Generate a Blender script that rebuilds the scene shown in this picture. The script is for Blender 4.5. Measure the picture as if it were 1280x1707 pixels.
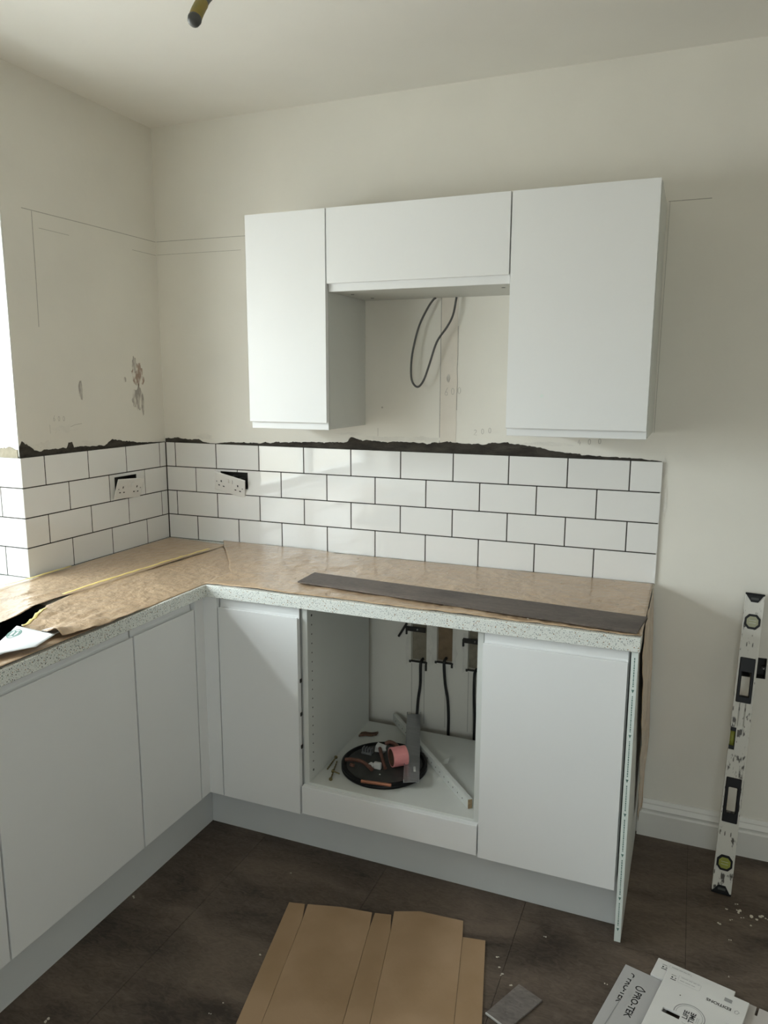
import bpy, bmesh, math, random
from mathutils import Vector, Matrix, noise
random.seed(7)
for o in list(bpy.data.objects):
    bpy.data.objects.remove(o)
S = bpy.context.scene
C = S.collection

# ------------------------------------------------------------------ camera
F_PX, W_PX, H_PX = 1259.99, 1280.0, 1707.0
CAM = Vector((2.0632, -2.6109, 1.5739))
YAW, PITCH, ROLL = 0.387, -0.1721, 0.003
FWD = Vector((-math.sin(YAW)*math.cos(PITCH), math.cos(YAW)*math.cos(PITCH), math.sin(PITCH)))
RGT0 = Vector((math.cos(YAW), math.sin(YAW), 0))
UP0 = RGT0.cross(FWD)
RGT = RGT0*math.cos(ROLL) + UP0*math.sin(ROLL)
UPV = -RGT0*math.sin(ROLL) + UP0*math.cos(ROLL)
cd = bpy.data.cameras.new('camera')
cam = bpy.data.objects.new('camera', cd)
C.objects.link(cam)
cd.sensor_fit = 'HORIZONTAL'
cd.sensor_width = 36.0
cd.lens = 36.0*F_PX/W_PX
cd.clip_start = 0.02
M = Matrix((RGT, UPV, -FWD)).transposed().to_4x4()
M.translation = CAM
cam.matrix_world = M
S.camera = cam

# ------------------------------------------------------------------ daylight
wd = bpy.data.worlds.new('daylight')
S.world = wd
wd.use_nodes = True
nt = wd.node_tree
nt.nodes.clear()
wo = nt.nodes.new('ShaderNodeOutputWorld')
bg = nt.nodes.new('ShaderNodeBackground')
tc = nt.nodes.new('ShaderNodeTexCoord')
sx = nt.nodes.new('ShaderNodeSeparateXYZ')
rp = nt.nodes.new('ShaderNodeValToRGB')
mr = nt.nodes.new('ShaderNodeMapRange')
mr.inputs[1].default_value = -1
mr.inputs[2].default_value = 1
nt.links.new(tc.outputs['Generated'], sx.inputs[0])
nt.links.new(sx.outputs[2], mr.inputs[0])
nt.links.new(mr.outputs[0], rp.inputs[0])
rp.color_ramp.elements[0].position = 0.44
rp.color_ramp.elements[0].color = (0.42, 0.41, 0.36, 1)
rp.color_ramp.elements[1].position = 0.56
rp.color_ramp.elements[1].color = (0.90, 0.97, 1.0, 1)
bg.inputs[1].default_value = 9.5
nt.links.new(rp.outputs[0], bg.inputs[0])
nt.links.new(bg.outputs[0], wo.inputs[0])

WIN_Y0, WIN_Y1, WIN_Z0, WIN_Z1 = -0.748, -2.60, 0.906, 2.20   # opening in the left wall
WALL_T = 0.28

def portal(name, loc, rot, sx_, sy_):
    l = bpy.data.lights.new(name, 'AREA')
    l.shape = 'RECTANGLE'
    l.size, l.size_y = sx_, sy_
    l.cycles.is_portal = True
    o = bpy.data.objects.new(name, l)
    o.location = loc
    o.rotation_euler = rot
    C.objects.link(o)
portal('window_daylight', (-WALL_T-0.02, (WIN_Y0+WIN_Y1)/2, (WIN_Z0+WIN_Z1)/2), (0, -math.pi/2, 0), WIN_Z1-WIN_Z0, WIN_Y0-WIN_Y1)
portal('added_rear_portal', (2.3, -4.2-WALL_T-0.02, 1.525), (math.pi/2, 0, 0), 1.1, 0.95)  # portal of the unseen rear window, added for more ambient light

# added area lamp at the kitchen window's top panes, for crisper diagonal shadows
fl_ = bpy.data.lights.new('added_fanlight_lamp', 'AREA')
fl_.shape = 'RECTANGLE'; fl_.size, fl_.size_y = 0.115, 1.2
fl_.energy = 16.0; fl_.color = (0.95, 0.98, 1.0)
flo = bpy.data.objects.new('added_fanlight_lamp', fl_)
flo.location = (-0.262, -1.55, 1.80); flo.rotation_euler = (0, -math.pi/2, 0)
C.objects.link(flo)

S.view_settings.view_transform = 'Standard'
S.view_settings.look = 'None'
S.view_settings.exposure = 0.22
S.view_settings.gamma = 1.0
S.view_settings.use_curve_mapping = False
S.cycles.max_bounces = 14
S.cycles.diffuse_bounces = 10
S.cycles.transparent_max_bounces = 12
S.cycles.use_denoising = True

# ------------------------------------------------------------------ pixel -> place on a known plane
def ray(u, v):
    return FWD + RGT*((u-W_PX/2)/F_PX) - UPV*((v-H_PX/2)/F_PX)
def U(u, v, axis, val):
    d = ray(u, v)
    return CAM + d*((val-CAM[axis])/d[axis])

# ------------------------------------------------------------------ materials
MATS = {}
def mat(name, col, rough=0.5, var=0.05, scale=8, bump=0.0, bscale=60, spec=0.5, metal=0.0, stretch=None, col2=None, lo=0.35, hi=0.65, coat=0.0):
    m = bpy.data.materials.new(name)
    m.use_nodes = True
    n = m.node_tree.nodes
    L = m.node_tree.links
    b = n['Principled BSDF']
    b.inputs['Roughness'].default_value = rough
    b.inputs['Specular IOR Level'].default_value = spec
    b.inputs['Metallic'].default_value = metal
    b.inputs['Coat Weight'].default_value = coat
    t = n.new('ShaderNodeTexCoord')
    mp = n.new('ShaderNodeMapping')
    L.new(t.outputs['Object'], mp.inputs[0])
    if stretch:
        mp.inputs['Scale'].default_value = stretch
    nz = n.new('ShaderNodeTexNoise')
    nz.inputs['Scale'].default_value = scale
    nz.inputs['Detail'].default_value = 5
    L.new(mp.outputs[0], nz.inputs['Vector'])
    r = n.new('ShaderNodeValToRGB')
    r.color_ramp.elements[0].position = lo
    r.color_ramp.elements[1].position = hi
    c2 = col2 if col2 else tuple(max(0, c*(1-var*2)) for c in col)
    r.color_ramp.elements[0].color = (*c2, 1)
    r.color_ramp.elements[1].color = (*col, 1)
    L.new(nz.outputs['Fac'], r.inputs[0])
    L.new(r.outputs[0], b.inputs['Base Color'])
    if bump:
        n2 = n.new('ShaderNodeTexNoise')
        n2.inputs['Scale'].default_value = bscale
        n2.inputs['Detail'].default_value = 4
        L.new(mp.outputs[0], n2.inputs['Vector'])
        bp = n.new('ShaderNodeBump')
        bp.inputs['Strength'].default_value = bump
        bp.inputs['Distance'].default_value = 0.01
        L.new(n2.outputs['Fac'], bp.inputs['Height'])
        L.new(bp.outputs[0], b.inputs['Normal'])
    MATS[name] = m
    return m

mat('wall_paint', (0.77, 0.745, 0.685), 0.75, 0.03, 2.5, 0.06, 35)
mat('ceiling_paint', (0.81, 0.785, 0.735), 0.8, 0.02, 2, 0.04, 30)
mat('reveal_paint', (0.82, 0.82, 0.80), 0.7, 0.02, 4, 0.04, 40)
mat('door_white', (0.78, 0.785, 0.79), 0.48, 0.01, 2, 0.012, 14)
mat('carcass_white', (0.60, 0.61, 0.585), 0.45, 0.015, 5)
mat('plinth_grey', (0.62, 0.635, 0.64), 0.4, 0.02, 4)
mat('tile_glaze', (0.78, 0.775, 0.765), 0.05, 0.012, 5, 0.05, 9, coat=0.6)
mat('grout', (0.035, 0.031, 0.027), 0.9, 0.1, 60)
mat('adhesive', (0.062, 0.054, 0.044), 0.95, 0.0, 14, 0.7, 70, col2=(0.028, 0.024, 0.019), stretch=(1, 1, 3))
mat('kraft_paper', (0.54, 0.385, 0.25), 0.40, 0.0, 7, 0.9, 34, col2=(0.43, 0.30, 0.19), lo=0.3, hi=0.7, coat=0.5)
mat('tape_yellow', (0.78, 0.62, 0.22), 0.5, 0.06, 30)
mat('leaflet_white', (0.70, 0.72, 0.74), 0.5, 0.02, 10)
mat('print_black', (0.018, 0.018, 0.02), 0.6, 0.05, 40)
mat('print_grey', (0.30, 0.30, 0.31), 0.6, 0.05, 40)
mat('print_faint', (0.47, 0.47, 0.475), 0.6, 0.05, 40)
mat('film_pale', (0.74, 0.80, 0.775), 0.35, 0.02, 10)
mat('print_green', (0.10, 0.20, 0.17), 0.6, 0.05, 40)
mat('sink_black', (0.012, 0.014, 0.017), 0.35, 0.1, 40)
mat('black_plastic', (0.006, 0.006, 0.007), 0.42, 0.1, 40, spec=0.22)
mat('lid_dark', (0.045, 0.047, 0.044), 0.5, 0.15, 25)
mat('metal_dark', (0.035, 0.033, 0.03), 0.5, 0.1, 40, metal=0.3)
mat('metal_grey', (0.44, 0.45, 0.47), 0.38, 0.06, 12, metal=0.75, stretch=(1, 6, 1))
mat('screw_steel', (0.24, 0.20, 0.10), 0.35, 0.1, 80, metal=0.9)
mat('copper', (0.56, 0.25, 0.16), 0.34, 0.15, 40, metal=0.85)
mat('copper_dull', (0.20, 0.095, 0.07), 0.5, 0.2, 40, metal=0.4)
mat('tape_pink', (0.78, 0.30, 0.30), 0.5, 0.05, 40)
mat('core_brown', (0.10, 0.05, 0.03), 0.7, 0.1, 40)
mat('plastic_white', (0.60, 0.60, 0.59), 0.4, 0.05, 40)
mat('plastic_grey', (0.17, 0.175, 0.18), 0.5, 0.1, 40)
mat('socket_white', (0.76, 0.75, 0.73), 0.35, 0.02, 20)
mat('cable_grey', (0.085, 0.085, 0.083), 0.5, 0.05, 40)
mat('cable_black', (0.014, 0.014, 0.014), 0.5, 0.1, 40)
mat('cable_earth', (0.33, 0.22, 0.035), 0.5, 0.0, 30, col2=(0.20, 0.19, 0.05))
mat('cardboard', (0.40, 0.27, 0.165), 0.75, 0.0, 3.5, 0.06, 90, col2=(0.33, 0.215, 0.12), lo=0.40, hi=0.58)
mat('carton_grey', (0.46, 0.455, 0.46), 0.6, 0.02, 8)
mat('carton_white', (0.72, 0.715, 0.71), 0.6, 0.02, 10)
mat('carton_pale', (0.50, 0.47, 0.455), 0.6, 0.03, 10)
mat('chip_core', (0.42, 0.30, 0.17), 0.9, 0.2, 120)
mat('plaster_pink', (0.72, 0.67, 0.60), 0.9, 0.03, 12, 0.12, 40)
mat('plaster_grey', (0.745, 0.72, 0.665), 0.85, 0.05, 25, 0.3, 60)
mat('plaster_brown', (0.26, 0.185, 0.115), 0.95, 0.12, 30, 0.5, 60)
mat('plaster_tan', (0.30, 0.265, 0.20), 0.95, 0.1, 30, 0.5, 60)
mat('pencil', (0.42, 0.40, 0.365), 0.7, 0.1, 90)
mat('scuff_brown', (0.75, 0.72, 0.66), 0.9, 0.0, 75, 0.3, 90, col2=(0.36, 0.27, 0.22), lo=0.44, hi=0.60, stretch=(1, 1, 0.45))
mat('scuff_grey', (0.74, 0.715, 0.655), 0.9, 0.0, 65, 0.2, 60, col2=(0.38, 0.35, 0.32), lo=0.42, hi=0.60, stretch=(1, 1, 0.3))
mat('skirting_white', (0.70, 0.69, 0.66), 0.4, 0.02, 5)
mat('window_white', (0.82, 0.83, 0.83), 0.3, 0.01, 5)
mat('vial_green', (0.30, 0.32, 0.06), 0.25, 0.1, 60, spec=0.4)
mat('vial_pale', (0.30, 0.30, 0.17), 0.3, 0.1, 60, spec=0.3)
mat('debris', (0.62, 0.58, 0.50), 0.9, 0.1, 60)
mat('tag_metal', (0.55, 0.56, 0.57), 0.25, 0.05, 60, metal=0.9)

def level_mat():
    m = mat('level_white', (0.58, 0.565, 0.52), 0.42, 0.0, 38, 0.05, 60, col2=(0.07, 0.06, 0.05), lo=0.37, hi=0.43, stretch=(1.4, 1, 0.7))
level_mat()

def floor_mat(name, c1, c2, rough):
    m = bpy.data.materials.new(name)
    m.use_nodes = True
    n = m.node_tree.nodes; L = m.node_tree.links
    b = n['Principled BSDF']
    t = n.new('ShaderNodeTexCoord')
    g = n.new('ShaderNodeNewGeometry')
    mp = n.new('ShaderNodeMapping'); mp.inputs['Scale'].default_value = (1.0, 2.2, 1)
    L.new(g.outputs['Position'], mp.inputs[0])
    a = n.new('ShaderNodeTexNoise'); a.inputs['Scale'].default_value = 2.6; a.inputs['Detail'].default_value = 9; a.inputs['Distortion'].default_value = 0.8
    L.new(mp.outputs[0], a.inputs['Vector'])
    f = n.new('ShaderNodeTexNoise'); f.inputs['Scale'].default_value = 30; f.inputs['Detail'].default_value = 6; f.inputs['Distortion'].default_value = 2.0
    L.new(mp.outputs[0], f.inputs['Vector'])
    mx = n.new('ShaderNodeMath'); mx.operation = 'MULTIPLY_ADD'; mx.inputs[1].default_value = 0.45
    L.new(f.outputs['Fac'], mx.inputs[0]); L.new(a.outputs['Fac'], mx.inputs[2])
    r = n.new('ShaderNodeValToRGB')
    r.color_ramp.elements[0].position = 0.52; r.color_ramp.elements[0].color = (*c1, 1)
    r.color_ramp.elements[1].position = 0.95; r.color_ramp.elements[1].color = (*c2, 1)
    L.new(mx.outputs[0], r.inputs[0]); L.new(r.outputs[0], b.inputs['Base Color'])
    b.inputs['Roughness'].default_value = rough
    bp = n.new('ShaderNodeBump'); bp.inputs['Strength'].default_value = 0.12; bp.inputs['Distance'].default_value = 0.004
    L.new(f.outputs['Fac'], bp.inputs['Height']); L.new(bp.outputs[0], b.inputs['Normal'])
    MATS[name] = m
floor_mat('floor_vinyl', (0.030, 0.020, 0.014), (0.150, 0.112, 0.086), 0.6)
floor_mat('offcut_vinyl', (0.055, 0.047, 0.043), (0.26, 0.23, 0.215), 0.5)
floor_mat('plank_vinyl', (0.045, 0.035, 0.029), (0.165, 0.132, 0.114), 0.55)

def worktop_mat():
    m = bpy.data.materials.new('worktop_speckle')
    m.use_nodes = True
    n = m.node_tree.nodes; L = m.node_tree.links
    b = n['Principled BSDF']; b.inputs['Roughness'].default_value = 0.22
    t = n.new('ShaderNodeNewGeometry')
    col = None
    base = n.new('ShaderNodeRGB'); base.outputs[0].default_value = (0.74, 0.755, 0.72, 1)
    col = base.outputs[0]
    for sc, thr, pal in ((190, 0.30, 0.66), (400, 0.34, 0.60)):
        v = n.new('ShaderNodeTexVoronoi'); v.inputs['Scale'].default_value = sc
        L.new(t.outputs['Position'], v.inputs['Vector'])
        lt = n.new('ShaderNodeMath'); lt.operation = 'LESS_THAN'; lt.inputs[1].default_value = thr
        L.new(v.outputs['Distance'], lt.inputs[0])
        sp = n.new('ShaderNodeSeparateColor'); L.new(v.outputs['Color'], sp.inputs[0])
        gt = n.new('ShaderNodeMath'); gt.operation = 'GREATER_THAN'; gt.inputs[1].default_value = pal
        L.new(sp.outputs[0], gt.inputs[0])
        ml = n.new('ShaderNodeMath'); ml.operation = 'MULTIPLY'
        L.new(lt.outputs[0], ml.inputs[0]); L.new(gt.outputs[0], ml.inputs[1])
        rr = n.new('ShaderNodeValToRGB'); rr.color_ramp.interpolation = 'CONSTANT'
        e = rr.color_ramp.elements
        e[0].position = 0; e[0].color = (0.05, 0.05, 0.05, 1)
        e[1].position = 0.3; e[1].color = (0.22, 0.28, 0.29, 1)
        for p, c in ((0.5, (0.34, 0.22, 0.12, 1)), (0.68, (0.42, 0.42, 0.40, 1)), (0.86, (0.16, 0.25, 0.20, 1))):
            k = e.new(p); k.color = c
        L.new(sp.outputs[1], rr.inputs[0])
        mx = n.new('ShaderNodeMix'); mx.data_type = 'RGBA'
        L.new(ml.outputs[0], mx.inputs[0]); L.new(col, mx.inputs[6]); L.new(rr.outputs[0], mx.inputs[7])
        col = mx.outputs[2]
    L.new(col, b.inputs['Base Color'])
    MATS['worktop_speckle'] = m
worktop_mat()

def glass_mat():
    m = bpy.data.materials.new('window_glass')
    m.use_nodes = True
    n = m.node_tree.nodes; L = m.node_tree.links
    n.remove(n['Principled BSDF'])
    tr = n.new('ShaderNodeBsdfTransparent'); gl = n.new('ShaderNodeBsdfGlossy'); gl.inputs['Roughness'].default_value = 0.02
    mx = n.new('ShaderNodeMixShader'); mx.inputs[0].default_value = 0.06
    nz = n.new('ShaderNodeTexNoise'); nz.inputs['Scale'].default_value = 3
    rr = n.new('ShaderNodeValToRGB'); rr.color_ramp.elements[0].color = (0.93, 0.96, 0.95, 1); rr.color_ramp.elements[1].color = (0.97, 0.98, 0.98, 1)
    L.new(nz.outputs['Fac'], rr.inputs[0]); L.new(rr.outputs[0], tr.inputs[0])
    L.new(tr.outputs[0], mx.inputs[1]); L.new(gl.outputs[0], mx.inputs[2])
    L.new(mx.outputs[0], n['Material Output'].inputs[0])
    MATS['window_glass'] = m
glass_mat()

# ------------------------------------------------------------------ builders
def wloc(o):
    v = Vector((0, 0, 0))
    while o:
        v += o.location
        o = o.parent
    return v
def emit(name, verts, faces, m, parent=None, smooth=False, bevel=0.0, seg=1, origin=None, props=None):
    """one mesh object; verts in the coordinates of its thing's frame (world when not rotated)"""
    me = bpy.data.meshes.new(name)
    vs = [Vector(v) for v in verts]
    lo = Vector([min(v[i] for v in vs) for i in range(3)]); hi = Vector([max(v[i] for v in vs) for i in range(3)])
    org = origin if origin is not None else Vector(((lo.x+hi.x)/2, (lo.y+hi.y)/2, lo.z))
    me.from_pydata([v-org for v in vs], [], faces)
    bm = bmesh.new(); bm.from_mesh(me)
    bmesh.ops.recalc_face_normals(bm, faces=bm.faces[:])
    if bevel:
        ed = [e for e in bm.edges if len(e.link_faces) == 2 and e.calc_face_angle(0) > 0.6]
        bmesh.ops.bevel(bm, geom=ed, offset=bevel, segments=seg, affect='EDGES', profile=0.5)
    for f in bm.faces:
        f.smooth = smooth
    bm.to_mesh(me); bm.free()
    me.materials.append(MATS[m])
    o = bpy.data.objects.new(name, me)
    C.objects.link(o)
    o.parent = parent
    o.location = org - (wloc(parent) if parent else Vector((0, 0, 0)))
    if props:
        for k, v in props.items():
            o[k] = v
    return o
def tag(o, label, cat, group=None):
    o['label'] = label; o['category'] = cat
    if group: o['group'] = group
    return o
def thing(name, label, cat, loc=(0, 0, 0), group=None):
    o = bpy.data.objects.new(name, None)
    o.empty_display_size = 0.05
    o.location = loc
    C.objects.link(o)
    return tag(o, label, cat, group)
def struct(o):
    o['kind'] = 'structure'; return o
BOXF = [(0, 1, 2, 3), (4, 7, 6, 5), (0, 4, 5, 1), (1, 5, 6, 2), (2, 6, 7, 3), (3, 7, 4, 0)]
def boxv(x0, x1, y0, y1, z0, z1):
    return [(x0, y0, z0), (x1, y0, z0), (x1, y1, z0), (x0, y1, z0), (x0, y0, z1), (x1, y0, z1), (x1, y1, z1), (x0, y1, z1)]
def box(name, x0, x1, y0, y1, z0, z1, m, parent=None, bevel=0.0, seg=1, **k):
    return emit(name, boxv(x0, x1, y0, y1, z0, z1), BOXF, m, parent, bevel=bevel, seg=seg, **k)
def multi(name, shapes, m, parent=None, **k):
    V = []; Fc = []
    for v, f in shapes:
        b = len(V); V += list(v); Fc += [tuple(i+b for i in q) for q in f]
    return emit(name, V, Fc, m, parent, **k)
def prism(poly, axis, a0, a1):
    """poly: 2D points; extruded along axis between a0 and a1"""
    def P(p, a):
        if axis == 0: return (a, p[0], p[1])
        if axis == 1: return (p[0], a, p[1])
        return (p[0], p[1], a)
    n = len(poly)
    v = [P(p, a0) for p in poly] + [P(p, a1) for p in poly]
    f = [tuple(range(n)), tuple(range(2*n-1, n-1, -1))] + [(i, (i+1) % n, n+(i+1) % n, n+i) for i in range(n)]
    return v, f
def cells(us, vs, keep, axis, a0, a1):
    """plate with rectangular cut-outs: grid cells kept by keep(uc, vc), thickness a0..a1 along axis"""
    def P(u, v, a):
        if axis == 0: return (a, u, v)
        if axis == 1: return (u, a, v)
        return (u, v, a)
    us = sorted(us); vs = sorted(vs)
    nu, nv = len(us)-1, len(vs)-1
    K = [[keep((us[i]+us[i+1])/2, (vs[j]+vs[j+1])/2) for j in range(nv)] for i in range(nu)]
    idx = {}; V = []; Fc = []
    def vid(i, j, s):
        if (i, j, s) not in idx:
            idx[(i, j, s)] = len(V); V.append(P(us[i], vs[j], a1 if s else a0))
        return idx[(i, j, s)]
    for i in range(nu):
        for j in range(nv):
            if not K[i][j]: continue
            Fc.append((vid(i, j, 0), vid(i+1, j, 0), vid(i+1, j+1, 0), vid(i, j+1, 0)))
            Fc.append((vid(i, j, 1), vid(i, j+1, 1), vid(i+1, j+1, 1), vid(i+1, j, 1)))
            for di, dj, p, q in ((-1, 0, (i, j), (i, j+1)), (1, 0, (i+1, j+1), (i+1, j)), (0, -1, (i+1, j), (i, j)), (0, 1, (i, j+1), (i+1, j+1))):
                ii, jj = i+di, j+dj
                if 0 <= ii < nu and 0 <= jj < nv and K[ii][jj]: continue
                Fc.append((vid(*p, 0), vid(*q, 0), vid(*q, 1), vid(*p, 1)))
    return V, Fc
def inr(u, v, r):
    return r[0] < u < r[1] and r[2] < v < r[3]
def catmull(pts, n=8):
    P = [Vector(p) for p in pts]
    P = [P[0]*2-P[1]] + P + [P[-1]*2-P[-2]]
    out = []
    for i in range(1, len(P)-2):
        for k in range(n):
            t = k/n
            out.append(0.5*((2*P[i]) + (P[i+1]-P[i-1])*t + (2*P[i-1]-5*P[i]+4*P[i+1]-P[i+2])*t*t + (3*P[i]-P[i-1]-3*P[i+1]+P[i+2])*t**3))
    out.append(P[-2])
    return out
def tube(path, r, seg=10, caps=True):
    path = [Vector(p) for p in path]
    n = len(path)
    rs = r if isinstance(r, (list, tuple)) else [r]*n
    V = []; Fc = []
    ref = Vector((0.13, 0.37, 0.92)).normalized()
    for i, p in enumerate(path):
        d = (path[min(i+1, n-1)] - path[max(i-1, 0)]).normalized()
        if abs(d.dot(ref)) > 0.95: ref = Vector((0.9, 0.3, 0.1)).normalized()
        a = d.cross(ref).normalized(); b = a.cross(d)
        ref = b
        for k in range(seg):
            t = 2*math.pi*k/seg
            V.append(p + (a*math.cos(t) + b*math.sin(t))*rs[i])
    for i in range(n-1):
        for k in range(seg):
            k2 = (k+1) % seg
            Fc.append((i*seg+k, i*seg+k2, (i+1)*seg+k2, (i+1)*seg+k))
    if caps:
        Fc.append(tuple(range(seg))); Fc.append(tuple(range((n-1)*seg, n*seg)))
    return V, Fc
def lathe(prof, c, seg=48, axis=Vector((0, 0, 1))):
    """closed ring profile (r, h) turned about axis through c"""
    axis = axis.normalized()
    a = axis.orthogonal().normalized(); b = axis.cross(a)
    V = []; Fc = []; n = len(prof)
    for k in range(seg):
        t = 2*math.pi*k/seg
        for r, h in prof:
            V.append(Vector(c) + (a*math.cos(t)+b*math.sin(t))*r + axis*h)
    for k in range(seg):
        k2 = (k+1) % seg
        for i in range(n-1):
            Fc.append((k*n+i, k2*n+i, k2*n+i+1, k*n+i+1))
    Fc = [f for f in Fc]
    return V, Fc
def sheet(fn, nu, nv, thick=0.0008):
    """thin curved sheet from fn(s, t) -> Vector, closed on both sides"""
    V = [fn(i/nu, j/nv) for i in range(nu+1) for j in range(nv+1)]
    N = len(V)
    V2 = [v - Vector((0, 0, thick)) for v in V]
    f = []
    w = nv+1
    for i in range(nu):
        for j in range(nv):
            a = i*w+j
            f.append((a, a+w, a+w+1, a+1)); f.append((N+a, N+a+1, N+a+w+1, N+a+w))
    for i in range(nu):
        f.append((i*w, N+i*w, N+(i+1)*w, (i+1)*w)); f.append((i*w+nv, (i+1)*w+nv, N+(i+1)*w+nv, N+i*w+nv))
    for j in range(nv):
        f.append((j, j+1, N+j+1, N+j)); f.append((nu*w+j, N+nu*w+j, N+nu*w+j+1, nu*w+j+1))
    return V+V2, f
def text(name, s, size, m, parent, org, xd, yd, offset=0.0, clip=None, lift=0.0003, shear=0.0):
    cu = bpy.data.curves.new(name, 'FONT')
    cu.body = s; cu.size = size; cu.offset = offset; cu.shear = shear; cu.resolution_u = 3
    t = bpy.data.objects.new(name, cu); C.objects.link(t)
    dg = bpy.context.evaluated_depsgraph_get()
    me = bpy.data.meshes.new_from_object(t.evaluated_get(dg))
    bpy.data.objects.remove(t); bpy.data.curves.remove(cu)
    bm = bmesh.new(); bm.from_mesh(me)
    if clip is not None:
        bmesh.ops.bisect_plane(bm, geom=bm.verts[:]+bm.edges[:]+bm.faces[:], plane_co=(0, clip, 0), plane_no=(0, 1, 0), clear_outer=True)
    xd = Vector(xd).normalized(); yd = Vector(yd).normalized(); nd = xd.cross(yd)
    if clip is None: pass
    bm.verts.ensure_lookup_table(); bm.verts.index_update()
    vs = [Vector(org) + xd*v.co.x + yd*v.co.y + nd*lift for v in bm.verts]
    fs = [tuple(v.index for v in f.verts) for f in bm.faces]
    bm.free(); bpy.data.meshes.remove(me)
    return emit(name, vs, fs, m, parent)
def ribbon(pts, w, nrm):
    """flat stroke on a surface"""
    P = [Vector(p) for p in pts]; nrm = Vector(nrm)
    V = []; Fc = []
    for i, p in enumerate(P):
        d = (P[min(i+1, len(P)-1)]-P[max(i-1, 0)]).normalized()
        s = d.cross(nrm).normalized()*w/2
        V += [p+s, p-s]
    for i in range(len(P)-1):
        Fc.append((2*i, 2*i+1, 2*i+3, 2*i+2))
    return V, Fc

# ================================================================== the room
H = 2.552
RX, FY = 3.5, -4.2           # right wall, wall behind the camera
WT = 0.908                   # worktop top
P_, RP = 0.2025, 0.1025      # tile pitch
XO, YO = 0.156, 0.1497       # first tile joints from the corner
TILE_TOP = WT + 4*RP

SOCK_B = (0.278, 0.408, 1.138, 1.206)          # x0 x1 z0 z1 back box hole in the back wall
SOCK_L = (-0.325, -0.200, 1.130, 1.203)        # y0 y1 z0 z1 back box hole in the left wall
REC = [(1.113, 1.176, 0.512, 0.70), (1.217, 1.279, 0.523, 0.70), (1.339, 1.402, 0.509, 0.70)]
BOX_R = (2.262, 2.332, 0.626, 0.696)
holesB = [SOCK_B] + REC + [BOX_R]
us = {-WALL_T, RX+0.15}; vs_ = {0.0, H}
for r in holesB:
    us |= {r[0], r[1]}; vs_ |= {r[2], r[3]}
v, f = cells(us, vs_, lambda a, b: not any(inr(a, b, r) for r in holesB), 1, 0.0, 0.10)
wall_back = struct(emit('wall_back', v, f, 'wall_paint'))
box('masonry', -WALL_T, RX+0.15, 0.10, 0.22, 0, H, 'plaster_brown', wall_back)

ope = (WIN_Y1, WIN_Y0, WIN_Z0, WIN_Z1)
us = {FY, 0.0, WIN_Y0, WIN_Y1, SOCK_L[0], SOCK_L[1]}; vs_ = {0.0, H, WIN_Z0, WIN_Z1, SOCK_L[2], SOCK_L[3]}
v, f = cells(us, vs_, lambda a, b: not (inr(a, b, ope) or inr(a, b, SOCK_L)), 0, -WALL_T, 0.0)
wall_left = struct(emit('wall_left', v, f, 'wall_paint'))
struct(box('wall_right', RX, RX+0.15, FY, 0.0, 0, H, 'wall_paint'))
w2 = (1.75, 2.85, 1.05, 2.0)  # opening for the added window behind the camera
v, f = cells({-WALL_T, RX+0.15, w2[0], w2[1]}, {0.0, H, w2[2], w2[3]}, lambda a, b: not inr(a, b, w2), 1, FY-WALL_T, FY)
struct(emit('wall_front', v, f, 'wall_paint'))
struct(box('ceiling', -WALL_T, RX+0.15, FY-WALL_T, 0.22, H, H+0.12, 'ceiling_paint'))
floor = struct(box('floor', -WALL_T, RX+0.15, FY-WALL_T, 0.22, -0.12, -0.003, 'grout'))
# vinyl floor tiles, joints hairline
TX, TY = 0.457, 0.914
me_tile = None
ix = 0
x = 0.77-2*TX
while x < RX:
    y = -0.60+TY + (TY/2 if ix % 2 else 0) - (0 if ix % 2 else 0)
    while y > FY:
        x0, x1, y1, y0 = max(x, 0.0), min(x+TX, RX), min(y, 0.0), max(y-TY, FY)
        if x1-x0 > 0.02 and y1-y0 > 0.02 and not (x1 < 0.5 and y1 < -0.1) :
            g = 0.0006
            box('floor_tile', x0+g, x1-g, y0+g, y1-g, -0.003, 0.0, 'floor_vinyl', floor)
        y -= TY
    x += TX; ix += 1

# ---- windows
def window(name, u0, u1, z0, z1, depth, axis, sgn):
    """frame, mullion, head rail and pane, standing in the opening at the given depth"""
    w = struct(bpy.data.objects.new(name, None)); C.objects.link(w)
    def P(u, d0, d1, zz0, zz1, u2, nm, m, par):
        a = sorted((depth+sgn*d0, depth+sgn*d1))
        if axis == 0: return box(nm, a[0], a[1], u, u2, zz0, zz1, m, par, bevel=0.003)
        return box(nm, u, u2, a[0], a[1], zz0, zz1, m, par, bevel=0.003)
    um = (u0+u1)/2
    P(u0, 0, 0.07, z0, z0+0.06, u1, 'window_frame', 'window_white', w)
    P(u0, 0, 0.07, z1-0.06, z1, u1, 'window_frame', 'window_white', w)
    P(u0, 0, 0.07, z0+0.06, z1-0.06, u0+0.06, 'window_frame', 'window_white', w)
    P(u1-0.06, 0, 0.07, z0+0.06, z1-0.06, u1, 'window_frame', 'window_white', w)
    P(um-0.03, 0, 0.07, z0+0.06, z1-0.06, um+0.03, 'mullion', 'window_white', w)
    zt_ = z1-0.24
    P(u0+0.06, 0, 0.07, zt_-0.04, zt_, um-0.03, 'transom', 'window_white', w)
    P(um+0.03, 0, 0.07, zt_-0.04, zt_, u1-0.06, 'transom', 'window_white', w)
    for ua, ub in ((u0+0.06, um-0.03), (um+0.03, u1-0.06)):
        P(ua, 0.03, 0.036, z0+0.06, zt_-0.04, ub, 'pane', 'window_glass', w)
        P(ua, 0.03, 0.036, zt_, z1-0.06, ub, 'pane', 'window_glass', w)
    return w
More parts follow.
